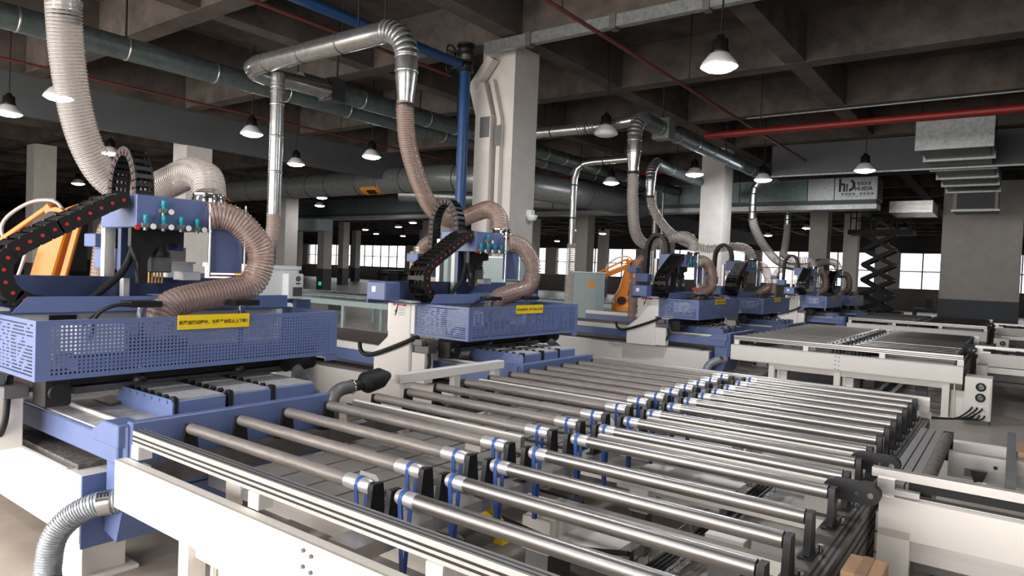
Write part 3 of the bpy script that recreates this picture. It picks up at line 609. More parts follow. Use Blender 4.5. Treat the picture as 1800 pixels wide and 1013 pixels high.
    MB().box(-5.03, -5.0, yy(1.35), yy(1.62), 1.79, 2.13).build('side_panel', 'blue_paint', m)
    MB().box(-5.3, -4.97, yy(1.33), yy(1.62), 2.285, 2.3).box(-5.3, -4.98, yy(1.33), yy(1.62), 2.14, 2.15).build('hose_plate', 'black_plastic', m)
    MB().cyl((-4.98, yy(1.335), 1.76), (-4.98, yy(1.335), 2.36), .012, 10).cyl((-4.98, yy(1.335), 2.1), (-4.98, yy(1.335), 2.36), .017, 10).cyl((-4.98, yy(1.63), 1.76), (-4.98, yy(1.63), 2.33), .008, 8).bar((-4.98, yy(1.335), 1.77), (-4.98, yy(1.63), 1.77), .015, .015).build('guard_rod', 'chrome', m)
    MB().tube([(-5.1, yy(1.38), 2.3), (-5.1, yy(1.38), 2.36), (-5.1, yy(1.38), 2.37), (-5.1, yy(1.38), 2.4)], [.125, .125, .118, .118], 20, False).build('hose_collar', 'chrome', m)
    # cable chains: one along the trough, one arching over the head
    chain(m, [(-5.14, yy(.76), 2.295), (-5.14, yy(.66), 2.262), (-5.14, yy(.437), 2.128), (-5.14, yy(.22), 1.997), (-5.14, yy(.08), 1.9), (-5.14, yy(.032), 1.828), (-5.14, yy(.028), 1.744), (-5.14, yy(.06), 1.65), (-5.14, yy(.15), 1.585), (-5.14, yy(.26), 1.562)], X, .22, .105, .082)
    ay = yy(1.07)
    chain(m, [(-5.93, ay, 1.95), (-5.92, ay, 2.25), (-5.91, ay, 2.48), (-5.86, ay, 2.62), (-5.77, ay, 2.71), (-5.66, ay, 2.72), (-5.57, ay, 2.64), (-5.51, ay, 2.5), (-5.5, ay, 2.36)], Y, .125, .07, .062)
    MB().box(-5.55, -5.3, ay-.1, ay+.1, 2.335, 2.36).build('chain_mount', 'black_plastic', m)
    MB().box(-6.1, -5.85, ay-.1, ay+.12, 1.78, 1.95).build('chain_box', 'blue_paint', m, .01)
    # rear suction hose with blue clamp
    h = hose('rear_hose', None, [(-6.2, yy(1.06), 1.0), (-6.2, yy(1.07), 1.6), (-6.2, yy(1.1), 2.0), (-6.18, yy(1.14), 2.15), (-6.1, yy(1.2), 2.24), (-5.95, yy(1.24), 2.26)], .085, .028, 'hose_skin', 'hose_wire', m)
    MB().box(-6.3, -6.1, yy(.97), yy(1.18), 1.96, 2.07).build('hose_bracket', 'blue_paint', m, .008)
    # lower looping hose to the suction head
    hose('loop_hose', None, [(-4.95, yy(1.30), 2.225), (-4.9, yy(1.40), 2.235), (-4.84, yy(1.53), 2.16), (-4.8, yy(1.655), 1.98), (-4.8, yy(1.64), 1.8), (-4.8, yy(1.56), 1.7), (-4.8, yy(1.38), 1.655), (-4.8, yy(1.12), 1.61), (-4.8, yy(.96), 1.56), (-4.8, yy(.88), 1.46), (-4.8, yy(.86), 1.3)], .1, .026, 'hose_skin', 'hose_wire', m)
    MB().box(-4.98, -4.62, yy(.3), yy(2.0), 1.17, 1.24).build('tool_carrier', 'blue_darkened', m); MB().box(-4.98, -4.62, yy(.75), yy(1.0), 1.24, 1.34).build('suction_head', 'dark_iron', m, .01)
    MB().box(-5.0, -4.7, yy(.33), yy(.62), 1.26, 1.44).build('valve_cover', 'white_paint', m, .01)
    # silver dust hose at the bed corner
    hose('dust_hose', None, [(-4.02, yy(.34), .507), (-4.04, yy(.29), .506), (-4.11, yy(.2), .485), (-4.2, yy(.115), .41), (-4.24, yy(.05), .297), (-4.22, yy(.02), .12), (-4.16, yy(.01), .08)], .066, .015, 'hose_silver', 'hose_silver', m, amp=.03)
    MB().tube([(-4.05, yy(.275), .503), (-4.09, yy(.225), .493)], .071, 14, False).build('hose_clamp', 'chrome', m)
    # vacuum blower at the far front corner
    MB().tube([(-4.75, yy(1.87), 1.07), (-4.75, yy(2.02), 1.09), (-4.75, yy(2.03), 1.09), (-4.75, yy(2.12), 1.1)], [.07, .075, .088, .088], 14).build('blower_cup', 'black_rubber', m)
    MB().tube(catmull([(-4.7, yy(1.95), 1.03), (-4.5, yy(1.9), .94), (-4.2, yy(1.82), .82), (-4.1, yy(1.8), .6)], .05), .045, 12).build('blower_pipe', 'galvanised', m)
    return m
mach = make_machine()
offs = [(0, 'nearest blue gantry machine, at the left edge, with round-holed guard'), (3.76, 'second blue gantry machine, in front of the central column'), (9.93, 'third blue gantry machine, right of the central column'),
        (13.69, 'fourth blue gantry machine, under the small cable arch left of the bright windows'), (19.86, 'fifth blue gantry machine, mostly hidden and dark'), (23.62, 'farthest blue gantry machine, beside the scissor lift')]
tag(mach, offs[0][1], 'machine', 'blue gantry machines')
machines = [mach]
for d, lb in offs[1:]:
    c = copy_tree(mach, (0, d, 0)); tag(c, lb, 'machine', 'blue gantry machines'); machines.append(c)
fr = [o for o in mach.children if o.name.startswith('guard_frame')][0]; fr = [o for o in fr.children if o.name.startswith('guard_front')][0]
slot = MB().perf((-4.4, Y0, 1.165), Y, Z, 120, 14, .0164, .021, lambda i, j: 2 if FRONT[6-j//2][i % 60] == '#' else 0, .071, .025).mesh('guard_front', 'blue_paint', wl(fr))
for m in machines[1:]:
    g = [o for o in m.children if o.name.startswith('guard_frame')][0]
    [o for o in g.children if o.name.startswith('guard_front')][0].data = slot
# big hoses from the drop pipes to the heads
H = [('large ribbed hose hanging to the nearest machine', [(-6.0, 2.15, 3.85), (-6.0, 2.15, 3.77), (-6.05, 2.2, 3.43), (-6.12, 2.3, 3.02), (-6.15, 2.42, 2.72), (-6.17, 2.58, 2.52), (-6.1, 2.77, 2.43), (-5.8, 2.86, 2.51), (-5.45, 2.89, 2.59), (-5.2, 2.89, 2.53), (-5.1, 2.86, 2.38)], .122, 'hose_skin_pale', 'hose_wire_pale', .026),
     ('ribbed hose hanging to the second machine', [(-6.0, 5.8, 3.86), (-6, 5.8, 3.75), (-6.05, 5.93, 3.35), (-6.12, 6.24, 2.91), (-6.14, 6.52, 2.64), (-6.1, 6.87, 2.54), (-5.75, 6.88, 2.63), (-5.4, 6.74, 2.66), (-5.18, 6.66, 2.55), (-5.1, 6.61, 2.38)], .105, 'hose_skin', 'hose_wire', .026),
     ('pale hose dropping steeply to the third machine', [(-6.0, 11.85, 3.88), (-6, 11.87, 3.7), (-6.05, 11.98, 3.38), (-6.1, 12.21, 2.85), (-6.12, 12.55, 2.6), (-6.0, 12.9, 2.54), (-5.6, 12.9, 2.68), (-5.3, 12.82, 2.7), (-5.12, 12.8, 2.6), (-5.1, 12.79, 2.38)], .105, 'hose_skin_pale', 'hose_wire_pale', .045),
     ('pale hose sweeping right to the fourth machine', [(-7.4, 15.6, 3.88), (-7.3, 15.66, 3.51), (-7.1, 15.93, 3.13), (-6.7, 16.08, 2.81), (-6.2, 16.4, 2.64), (-5.6, 16.64, 2.7), (-5.25, 16.6, 2.62), (-5.1, 16.55, 2.38)], .105, 'hose_skin_pale', 'hose_wire_pale', .05),
     ('pale hose crossing behind to the fifth machine', [(-6.6, 25.12, 3.91), (-6.5, 24.7, 3.47), (-6.3, 23.8, 3.0), (-6.1, 23.0, 2.74), (-5.6, 22.6, 2.6), (-5.2, 22.65, 2.58), (-5.1, 22.72, 2.38)], .105, 'hose_skin_pale', 'hose_wire_pale', .06),
     ('pale long hose sweeping down to the farthest machine', [(-6.5, 20.82, 3.77), (-6.45, 21.04, 3.42), (-6.35, 21.76, 2.94), (-6.2, 23.01, 2.5), (-5.9, 24.56, 2.41), (-5.4, 25.6, 2.63), (-5.2, 26.2, 2.62), (-5.1, 26.48, 2.38)], .12, 'hose_skin_pale', 'hose_wire_pale', .06)]
for lb, pts, r, sk, wr, pt in H: hose('flexible_hose', lb, pts, r, pt, sk, wr, group='suction hoses of the machines')
# ================================================================ roller tables
RY = [2.08, 2.40, 2.74, 3.08, 3.52, 3.86, 4.20, 4.56, 4.92, 5.24, 5.55, 5.86, 6.17, 6.49, 6.81]
RZ, RR = .902, .033
def seg(x0, x1, r, n=18): return MB().tube([(x0, 0, 0), (x1, 0, 0)], r, n)
def make_table():
    t = empty('roller_table', (-2.25, 4.4, 0))
    lt = seg(-3.83, -2.44, RR).mesh('roller', 'roller_dusty'); rt = seg(-2.0, -.675, RR+.001).mesh('roller', 'roller_steel')
    ls = MB().tube([(-2.44, 0, 0), (-2.435, 0, 0), (-2.29, 0, 0), (-2.275, 0, 0)], [RR+.002, RR+.003, RR+.003, RR-.004], 18).mesh('sleeve', 'sleeve_chrome')
    rs = MB().tube([(-2.105, 0, 0), (-2.09, 0, 0), (-2.0, 0, 0), (-1.99, 0, 0)], [RR-.004, RR+.002, RR+.002, RR], 18).mesh('sleeve', 'sleeve_chrome')
    def belt(x):
        mb = MB(); n = 10; P = [(-.034*math.cos(math.pi*k/n), .036*math.sin(math.pi*k/n)) for k in range(n+1)]; P = [(-.006, -.36)]+P+[(.006, -.36)]
        for (a, b), (c, d) in zip(P, P[1:]): mb.bar((x, a, b), (x, c, d), .022, .005, (0, -(d-b), c-a) if abs(d-b)+abs(c-a) > 0 else (0, 1, 0))
        return mb.mesh('drive_belt', 'drive_belt_blue')
    lb, rb = belt(-2.345), belt(-2.065)
    br = MB().prism([(-.052, -.155), (.052, -.155), (.034, .0), (.03, .026), (-.03, .026), (-.034, 0)], (-.014, 0, 0), Y, Z, X*.028).box(-.03, .03, -.075, .075, -.165, -.15).mesh('bearing_bracket', 'black_plastic')
    bo = MB().cyl((0, 0, 0), (0, 0, .03), .012, 8).mesh('bolt', 'chrome')
    for i, y in enumerate(RY):
        a = inst('roller', lt, (0, y, RZ), t); inst('sleeve', ls, (0, y, RZ), a); inst('drive_belt', lb, (0, y, RZ), a)
        b = inst('roller', rt, (0, y, RZ), t); inst('sleeve', rs, (0, y, RZ), b); inst('drive_belt', rb, (0, y, RZ), b)
        for x in (-3.845, -2.25, -2.135, -.655):
            k = inst('bearing_bracket', br, (x, y, RZ), t)
            if x > -1: inst('bolt', bo, (x+.035, y+.06, RZ-.155), k)
    # side beams
    c = MB().box(-2.27, -2.1, 1.84, 6.98, .68, .745).build('centre_beam', 'aluminium', t)
    sb = MB().box(-.70, -.555, 1.84, 7.0, .56, .742).build('side_beam', 'aluminium_dark', t)
    for z in (.6, .65, .7): MB().box(-.556, -.552, 1.84, 7.0, z-.006, z+.006).build('groove', 'black_rubber', sb)
    for x in (-.6, -.575): MB().box(x-.005, x+.005, 1.84, 7.0, .7415, .743).build('groove', 'black_rubber', sb)
    for k in range(3):
        lw = MB().box(-.70, -.56, 1.84, 7.0, .24+.105*k, .34+.105*k).build('lower_beam', 'aluminium_dark', t); MB().box(-.561, -.557, 1.84, 7.0, .285+.105*k, .295+.105*k).build('groove', 'black_rubber', lw)
    MB().box(-3.9, -3.8, 1.84, 7.0, .62, .74).build('side_beam', 'aluminium_dark', t)
    # near rail and panel
    r = MB().box(-3.86, -.56, 1.765, 1.83, .862, .937).build('front_rail', 'aluminium', t)
    for z in (.884, .908): MB().box(-3.86, -.56, 1.7635, 1.766, z-.005, z+.005).build('groove', 'black_rubber', r)
    for y in (1.782, 1.808): MB().box(-3.86, -.56, y-.005, y+.005, .9365, .938).build('groove', 'vent_dark', r)
    for x in (-3.82, -2.7, -1.6, -.6): MB().box(x-.03, x+.05, 1.755, 1.83, .79, .862).build('rail_block', 'cream_paint', t)
    p = MB().box(-3.88, -.55, 1.685, 1.70, .53, .79).box(-3.88, -.55, 1.685, 1.745, .775, .79).box(-3.88, -.55, 1.685, 1.745, .53, .545).build('side_panel', 'cream_paint', t)
    pb = MB().cyl((0, 0, 0), (0, -.009, 0), .0085, 10).mesh('panel_bolt', 'grey_cast')
    for x in (-2.225, -2.175):
        for z in (.755, .69, .625, .56): inst('panel_bolt', pb, (x, 1.685, z-(.01 if x > -2.2 else 0)), p)
    MB().box(-3.88, -.55, 7.04, 7.06, .53, .79).build('side_panel', 'cream_paint', t)
    MB().box(-3.86, -.56, 6.98, 7.04, .862, .93).box(-3.86, -3.78, 6.98, 7.04, .79, .862).box(-.64, -.56, 6.98, 7.04, .79, .862).box(-2.25, -2.17, 6.98, 7.04, .79, .862).build('rear_rail', 'aluminium', t)
    # cross beams and planks
    for y in (2.24, 3.3, 4.04, 5.08, 6.02, 6.65):
        MB().box(-3.86, -.56, y-.03, y+.03, .53, .6).build('cross_beam', 'aluminium', t)
    for k in range(5):
        x = -3.72+.255*k; MB().box(x, x+.235, 2.3, 6.6, .60, .615).build('support_plank', 'plank_grey', t)
    for x, y, w, h in ((-3.35, 2.02, .14, .12), (-2.95, 2.6, .16, .11), (-3.1, 3.7, .14, .12), (-2.7, 4.9, .16, .12)):
        MB().prism([(0, 0), (w, 0), (w, h*.7), (w*.75, h), (0, h)], (x, y, .615), X, Z, Y*.012).build('hanger_plate', 'cream_paint', t)
    # belt transfers
    for y, x0, x1, en in ((3.69, -2.02, -.68, 1), (4.38, -2.02, -.68, 1), (4.74, -3.83, -2.32, 0), (3.30, -3.83, -2.32, 0)):
        bt = MB().box(x0, x1, y-.02, y+.02, .84, .912).build('belt_transfer', 'aluminium', t); MB().box(x0, x1, y-.013, y+.013, .912, .917).build('belt', 'cream_paint', bt)
        if en:
            st = [(-.1+.048*math.cos(a), .048*math.sin(a)) for a in [math.pi/2+math.pi*k/8 for k in range(9)]]+[(.06+.048*math.cos(a), .048*math.sin(a)) for a in [-math.pi/2+math.pi*k/8 for k in range(9)]]
            ep = MB().prism(st, (-.58, y-.03, .885), X, Z, Y*.06).build('end_plate', 'black_plastic', bt)
            MB().cyl((-.515, y-.03, .885), (-.515, y-.037, .885), .014, 10).build('plate_bolt', 'chrome', bt); MB().cyl((-.575, y-.03, .885), (-.575, y-.036, .885), .008, 10).build('plate_bolt', 'chrome', bt)
    # legs
    for x in (-3.2, -2.2, -.75):
        for y in (1.715, 6.9):
            l = MB().box(x-.045, x+.045, y, y+.09, .02, .53).box(x-.08, x+.08, y-.03, y+.12, 0, .02).build('leg', 'cream_paint', t)
            MB().box(x+.06, x+.22, y+.12, y+.14, .02, .42).bar((x+.1, y+.1, .02), (x+.1, y+.1, .53), .02, .02).build('leg_plate', 'cream_paint', l)
    MB().box(-3.2, -.75, 1.75, 1.8, .44, .53).build('lower_rail', 'cream_paint', t); MB().box(-3.2, -.75, 6.93, 6.98, .44, .53).build('lower_rail', 'cream_paint', t)
    # equipment beneath
    for x, y, sx, sy, z0, z1 in ((-2.3, 3.3, .2, .3, .25, .45), (-1.35, 3.75, .22, .14, .3, .46), (-2.05, 4.2, .14, .14, .3, .5), (-1.2, 5.4, .2, .2, .2, .42)):
        bx = MB().box(x, x+sx, y, y+sy, z0, z1).build('drive_box', 'cream_paint', t, .004); MB().box(x+.02, x+sx-.02, y+.02, y+sy-.02, 0, z0).build('box_foot', 'grey_cast', bx)
    MB().box(-2.4, -1.75, 3.4, 4.0, .27, .33).build('gear_tray', 'cream_paint', t); MB().box(-2.4, -1.6, 4.7, 5.3, .27, .33).build('gear_tray', 'cream_paint', t)
    for x, y in ((-2.35, 3.7), (-1.8, 3.7), (-2.35, 5.0), (-1.66, 5.0)): MB().box(x-.03, x+.03, y-.03, y+.03, 0, .27).build('tray_leg', 'grey_cast', t)
    wt = MB()
    for k in range(26): y = 2.2+.17*k; wt.bar((-1.75, y, .12), (-1.55, y, .12), .006, .006).bar((-1.75, y, .12), (-1.75, y, .2), .006, .006).bar((-1.55, y, .12), (-1.55, y, .2), .006, .006)
    for x, z in ((-1.75, .2), (-1.55, .2), (-1.7, .12), (-1.6, .12)): wt.bar((x, 2.2, z), (x, 6.5, z), .006, .006)
    tag(wt.build('wire_tray', 'galvanised_bright', t), kind='stuff')
    cb = MB()
    for k in range(4): cb.tube(catmull([(-1.7+.035*k, 2.2, .14), (-1.71+.03*k, 3.5, .15), (-1.69+.035*k, 5, .14), (-1.7+.03*k, 6.6, .15)], .2), .014, 6)
    cb.tube(catmull([(-2.6, 2.9, .62), (-2.3, 3.1, .48), (-1.9, 3.2, .4), (-1.5, 3.1, .5)], .06), .014, 6)
    cb.build('cable_bundle', 'black_rubber', t)
    MB().prism([(-.02, -.1)]+[(.16*math.sin(a), .16*math.cos(a)-.1) for a in [math.pi/2*k/8 for k in range(9)]], (-2.25, 2.83, .56), X, Z, Y*.06).build('pulley_guard', 'yellow_guard', t)
    MB().cyl((-2.2, 2.6, .5), (-2.2, 2.84, .5), .06, 14).box(-2.26, -2.14, 2.55, 2.65, .2, .5).build('drive_motor', 'grey_cast', t)
    for y in (2.5, 3.4, 4.6, 5.7): MB().cyl((-2.5, y, .57), (-1.95, y, .57), .02, 8).build('drive_shaft', 'dark_iron', t)
    return t
tab = make_table(); tag(tab, 'nearest roller table filling the foreground, with blue drive belts', 'roller table', 'roller tables')
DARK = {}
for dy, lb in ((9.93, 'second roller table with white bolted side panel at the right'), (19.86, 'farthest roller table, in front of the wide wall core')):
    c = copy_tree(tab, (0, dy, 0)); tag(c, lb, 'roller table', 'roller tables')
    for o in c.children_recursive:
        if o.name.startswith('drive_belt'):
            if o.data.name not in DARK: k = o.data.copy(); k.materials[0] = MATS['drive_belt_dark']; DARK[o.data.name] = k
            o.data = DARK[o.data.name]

# ---------------------------------------------------------------- outfeed frames at the right edge
def make_outfeed():
    t = empty('outfeed_frame', (.5, 5, 0))
    f = MB().box(-.515, -.37, 3.94, 4.0, .0, .66).box(-.515, 2.4, 3.94, 4.0, .62, .82).box(2.2, 2.4, 3.94, 4.0, 0, .62).build('front_frame', 'cream_paint', t)
    MB().box(-.55, 2.4, 4.0, 4.06, .8, .825).build('frame_shelf', 'aluminium', t)
    for k in range(4): MB().box(-.528, -.515, 3.96, 4.04, .3+.11*k, .4+.11*k).build('profile_end', 'aluminium', t)
    r = MB().box(-.56, 2.4, 3.98, 4.03, .905, .95).build('top_rail', 'aluminium', t)
    MB().box(-.53, -.45, 3.96, 4.0, .82, .905).box(-.45, -.34, 3.96, 4.0, .83, .86).build('rail_bracket', 'aluminium', t)
    MB().box(-.4, 2.4, 4.07, 4.1, .84, .88).build('drive_chain', 'black_rubber', t)
    MB().box(-.4, 2.4, 4.0, 4.03, .5, .6).build('inner_beam', 'aluminium', t); MB().box(-.39, 2.4, 4.3, 4.34, .35, .5).build('inner_beam', 'aluminium_dark', t)
    for k in range(3): MB().box(-.52+.05*k, -.478+.05*k, 4.12, 5.9, .8, .85).build('long_profile', 'aluminium', t)
    MB().tube([(-.335, 4.15, .86), (-.335, 5.6, .86)], .036, 16).build('brush_roller', 'dusty_rail', t)
    MB().box(-.36, -.3, 5.6, 5.63, .7, .9).box(-.36, -.3, 4.1, 4.13, .7, .9).build('roller_bracket', 'black_plastic', t)
    for a, b in ((-.3, .0), (.045, .5), (.52, 1.2)):
        bm = MB().box(a, b, 5.2, 5.26, .69, .85).build('rear_beam', 'aluminium', t); MB().box(a+.09, b-.1, 5.195, 5.2, .71, .76).build('beam_recess', 'grey_cast', bm)
        MB().cyl((b-.05, 5.2, .79), (b-.05, 5.194, .79), .012, 10).build('beam_bolt', 'dark_iron', bm)
    MB().prism([(-.03, 0), (.03, 0), (.02, .05), (.045, .12), (-.045, .12), (-.02, .05)], (-.13, 4.98, .68), X, Z, Y*.04).build('pivot_bracket', 'black_plastic', t)
    MB().cyl((-.36, 4.99, .7), (2.2, 4.99, .7), .012, 10).build('shaft', 'chrome', t)
    MB().box(-.0, .05, 4.6, 6.2, .74, .86).build('lift_beam', 'grey_cast', t)
    for x in (-.45, 2.3): MB().box(x-.05, x+.05, 5.8, 5.9, 0, .8).build('rear_leg', 'cream_paint', t)
    MB().box(-.5, 2.35, 5.8, 5.9, .66, .8).build('rear_rail', 'cream_paint', t); MB().box(-.3, 2.2, 4.2, 5.7, .28, .34).build('lower_shelf', 'grey_cast', t)
    MB().box(-.48, -.42, 4.0, 5.8, .25, .38).build('side_rail', 'cream_paint', t); MB().box(2.25, 2.3, 4.0, 5.8, .25, .38).build('side_rail', 'cream_paint', t)
    return t
of = make_outfeed(); tag(of, 'white outfeed frame cut off at the lower right corner', 'machine frame', 'white outfeed frames')
tag(copy_tree(of, (.05, 9.93, 0)), 'white outfeed frame behind the fan cabinet at the right edge', 'machine frame', 'white outfeed frames')
tag(copy_tree(of, (.1, 19.86, 0)), 'farthest white outfeed frame below the wall core', 'machine frame', 'white outfeed frames')
fm = MB(); random.seed(3); n = 22
for i in range(n+1):
    x = -.3+.62*i/n; w = .05*math.sin(math.pi*i/n)+.008
    for s in (-1, -.3, .3, 1): fm.v.append(Vector((x, 4.03+.03*s*min(1, w*20), .93-.07*max(0, (i-9)/13)+random.uniform(-.5, 1)*w*.45)))
for i in range(n):
    for k in range(3): fm.f.append([i*4+k, i*4+k+1, i*4+5+k, i*4+4+k]); fm.m.append(0); fm.sm.append(False)
tag(fm.build('plastic_film', 'hose_skin_pale', solid=.002), 'crumpled clear plastic film lying along the lower right rail', 'film')
tag(MB().prism([(0, 0), (.25, -.1), (.5, .2), (.2, .35)], (.16, 5.15, .87), X, Y, Z*.004).build('paper_sheet', 'white_paint'), 'blank white sheet lying at the right picture edge', 'sheet')
tag(MB().prism([(0, 0), (.5, -.02), (.5, .3), (0, .3)], (.06, 5.32, .86), X, Y, Z*.03).build('wood_board', 'wood'), 'small brown board under the white sheet', 'board')
bx = MB().box(-.5, -.36, 2.9, 3.12, 0, .78).build('cardboard_box', 'cardboard', None, .004); tag(bx, 'tall brown cardboard carton standing beside the table end at bottom right', 'box')
MB().box(-.45, -.41, 2.898, 3.122, .6, .783).build('packing_tape', 'wood', bx)

# ---------------------------------------------------------------- control cabinets with fans
def fan_cabinet(dx, dy, lb):
    t = empty('fan_cabinet', (-.36+dx, 11.75+dy, 0), lb, 'cabinet', 'fan cabinets of the roller tables')
    MB().box(-.52+dx, -.2+dx, 11.55+dy, 11.95+dy, .06, .66).build('cabinet_body', 'cream_paint', t, .006)
    MB().box(-.5+dx, -.22+dx, 11.57+dy, 11.93+dy, .0, .06).build('plinth', 'grey_cast', t)
    MB().box(-.225+dx, -.215+dx, 11.546+dy, 11.55+dy, .1, .62).build('door_edge', 'aluminium', t)
    for z in (.53, .38):
        c = Vector((-.33+dx, 11.55+dy, z))
        MB().tube([c+Vector((.05*math.cos(a), -.006, .05*math.sin(a))) for a in [2*math.pi*k/20 for k in range(21)]], .012, 8, False).build('fan_rim', 'black_plastic', t)
        f = MB().cyl(c+Y*-.002, c+Y*.002, .042, 16).build('fan_disc', 'grey_cast', t); g = MB()
        for q in (.015, .03): g.tube([c+Vector((q*math.cos(a), -.008, q*math.sin(a))) for a in [2*math.pi*k/16 for k in range(17)]], .003, 4, False)
        g.build('fan_grille', 'chrome', f)
    k = MB(); gl = MB()
    for i in range(3):
        for j in range(2):
            x, z = -.42+.06*i+dx+.03*j, .24-.1*j; gl.cyl((x, 11.55+dy, z), (x, 11.52+dy, z), .014, 8)
            k.tube(catmull([(x, 11.53+dy, z), (x-.03, 11.47+dy, z-.05), (x-.2, 11.44+dy, .06+.01*i), (x-.6, 11.4+dy, .025+.01*j), (x-1.0, 11.3+dy, .02)], .05), .011, 6)
    gl.build('cable_gland', 'chrome', t); k.build('cable', 'black_rubber', t)
fan_cabinet(0, 0, 'cream control cabinet with two round fans at the right'); fan_cabinet(.12, 9.93, 'small far control cabinet with a round fan at the right edge')

# ---------------------------------------------------------------- blower and guide bar between the first two machines
gb = empty('guide_bar', (-4.02, 4.6, 0), 'cream square guide bar on stands beside the second machine bed', 'bar')
MB().box(-4.06, -3.98, 3.9, 5.3, .94, 1.02).build('bar_tube', 'cream_paint', gb, .004)
for y in (4.0, 4.62, 5.2): MB().box(-4.05, -3.99, y-.04, y+.04, .0, .94).box(-4.12, -3.95, y-.07, y+.07, 0, .015).build('stand', 'cream_paint', gb)
bl = empty('suction_blower', (-4.0, 3.5, 0), 'black rubber suction cup with bent steel elbow in front of the guide bar', 'blower')
MB().tube([(-3.95, 3.46, .99), (-3.95, 3.5, 1.0), (-3.95, 3.52, 1.0), (-3.96, 3.66, 1.02), (-3.97, 3.76, 1.03)], [.045, .08, .084, .08, .03], 18).build('rubber_cup', 'black_rubber', bl)
MB().cyl((-3.95, 3.34, .985), (-3.95, 3.46, .99), .042, 14).build('pipe_stub', 'dark_iron', bl)
MB().tube(catmull([(-3.95, 3.36, .985), (-3.95, 3.26, .975), (-3.95, 3.2, .92), (-3.95, 3.2, .78), (-3.95, 3.2, 0)], .03), .05, 14).build('elbow_pipe', 'grey_cast', bl)
MB().tube([(-3.95, 3.365, .985), (-3.95, 3.375, .985), (-3.95, 3.385, .985)], [.05, .056, .05], 14, False).build('clamp_ring', 'chrome', bl)
wp = tag(MB().box(-3.55, -3.1, 3.33, 3.4, .885, .89).build('loose_strip', 'white_paint'), 'short white strip lying across the near rollers', 'strip')

# ---------------------------------------------------------------- robots
def robot(x, y, lb, lean=1, s=1.0, reach=1.0):
    """palletising arm working in the vertical plane through (x,y) along the viewing-normal direction"""
    u = Vector((.803, .595, 0)); n = Vector((-.595, .803, 0)); o = Vector((x, y, 0))
    def P(a, z, d=0): return o+u*a*s*lean+Z*z*s+n*d
    t = empty('robot_arm', o, lb, 'robot')
    MB().lathe([(.0, 0), (.38, 0), (.38, .06), (.3, .1), (.28, .55), (.33, .6), (.33, .7), (0, .7)], o, 24).build('pedestal', 'grey_cast', t)
    MB().lathe([(0, .7), (.34, .7), (.36, .78), (.34, 1.0), (.24, 1.08), (0, 1.08)], o, 20).build('turret', 'robot_orange', t)
    sh, el, wr = P(-.1, 1.2), P(.22, 2.35), P(-.28+(-.5)*reach, 1.75)
    mb = MB()
    for d in (-.13, .13): mb.bar(sh+n*d-Z*.2, sh+n*d+Z*.14, .06, .3, u)
    mb.build('shoulder_bracket', 'robot_orange', t, .02)
    MB().bar(sh, el, .16, .3, n.cross((el-sh).normalized())).cyl(sh-n*.16, sh+n*.16, .17, 16).cyl(el-n*.13, el+n*.13, .14, 16).build('lower_arm', 'robot_orange', t, .02)
    MB().prism([(-.22, .12), (.0, -.16), (.12, -.12), (.3, .08), (.26, .2), (.1, .14), (-.02, .04), (-.14, .2)], el-n*.09, u*s*lean, Z*s, n*.18).build('triangle_link', 'robot_orange', t, .015)
    q = el+u*(.26*s*lean)+Z*.1*s
    MB().bar(sh+u*.26*lean*s, q, .06, .08).cyl(sh+u*.26*lean*s-n*.06, sh+u*.26*lean*s+n*.06, .07, 12).build('link_rod', 'robot_orange', t, .01)
    e2 = el+u*(-.2*s*lean)+Z*.14*s
    MB().bar(el-n*.02, wr, .14, .16).build('upper_arm', 'robot_orange', t, .02)
    MB().bar(e2, wr+Z*.14, .05, .06).build('link_rod', 'robot_orange', t, .01)
    MB().bar(wr-Z*.25, wr+Z*.2, .12, .2, u).cyl(wr-Z*.3, wr-Z*.2, .09, 14).build('wrist', 'robot_orange', t, .02)
    MB().bar(wr-Z*.33-u*.25, wr-Z*.33+u*.25, .3, .05).build('gripper', 'grey_cast', t)
    MB().tube(catmull([P(.25, 2.45), P(.1, 2.58), P(-.2, 2.55), P(-.5, 2.35), P(-.58, 2.15), P(-.45, 1.95)], .05), .025, 8).tube(catmull([P(-.1, 1.9, -.2), P(-.18, 1.6, -.22), P(-.3, 1.35, -.2), P(-.4, 1.1, -.1)], .05), .022, 8).build('cable_hose', 'hose_wire_pale', t)
    MB().cyl(sh-n*.16, sh-n*.34, .12, 14).build('servo_motor', 'dark_iron', t); MB().cyl(el-n*.13, el-n*.22, .08, 14).build('servo_motor', 'dark_iron', t)
    return t
robot(-10.35, 3.55, 'large orange robot arm behind the cable chain at the left', 1, 1.0)
robot(-9.45, 18.4, 'smaller orange robot arm left of the third machine', 1, .95, 1.6)

# ---------------------------------------------------------------- electrical cabinets
ec = empty('electrical_cabinet', (-7.2, 4.75, 0), 'white electrical cabinet with an air conditioner behind the looping hose', 'cabinet')
MB().box(-7.9, -7.0, 4.4, 5.1, 1.44, 1.84).box(-7.92, -6.98, 4.38, 5.12, 1.8, 1.85).build('cabinet_body', 'cabinet_white', ec, .008)
MB().box(-7.9, -6.98, 4.15, 5.0, .0, 1.5).build('cabinet_base', 'blue_darkened', ec, .008); MB().box(-7.7, -6.9, 5.0, 5.2, .8, 1.45).build('base_panel', 'blue_darkened', ec)
MB().box(-7.25, -7.05, 4.396, 4.4, 1.62, 1.78).build('yellow_label', 'orange_tag', ec)
ac = MB().box(-7.0, -6.88, 4.86, 5.08, 1.46, 1.76).build('air_conditioner', 'cabinet_white', ec, .01)
for k in range(9): MB().box(-6.882, -6.876, 4.93+.015*k, 4.94+.015*k, 1.49, 1.6).build('grille_slot', 'vent_dark', ac)
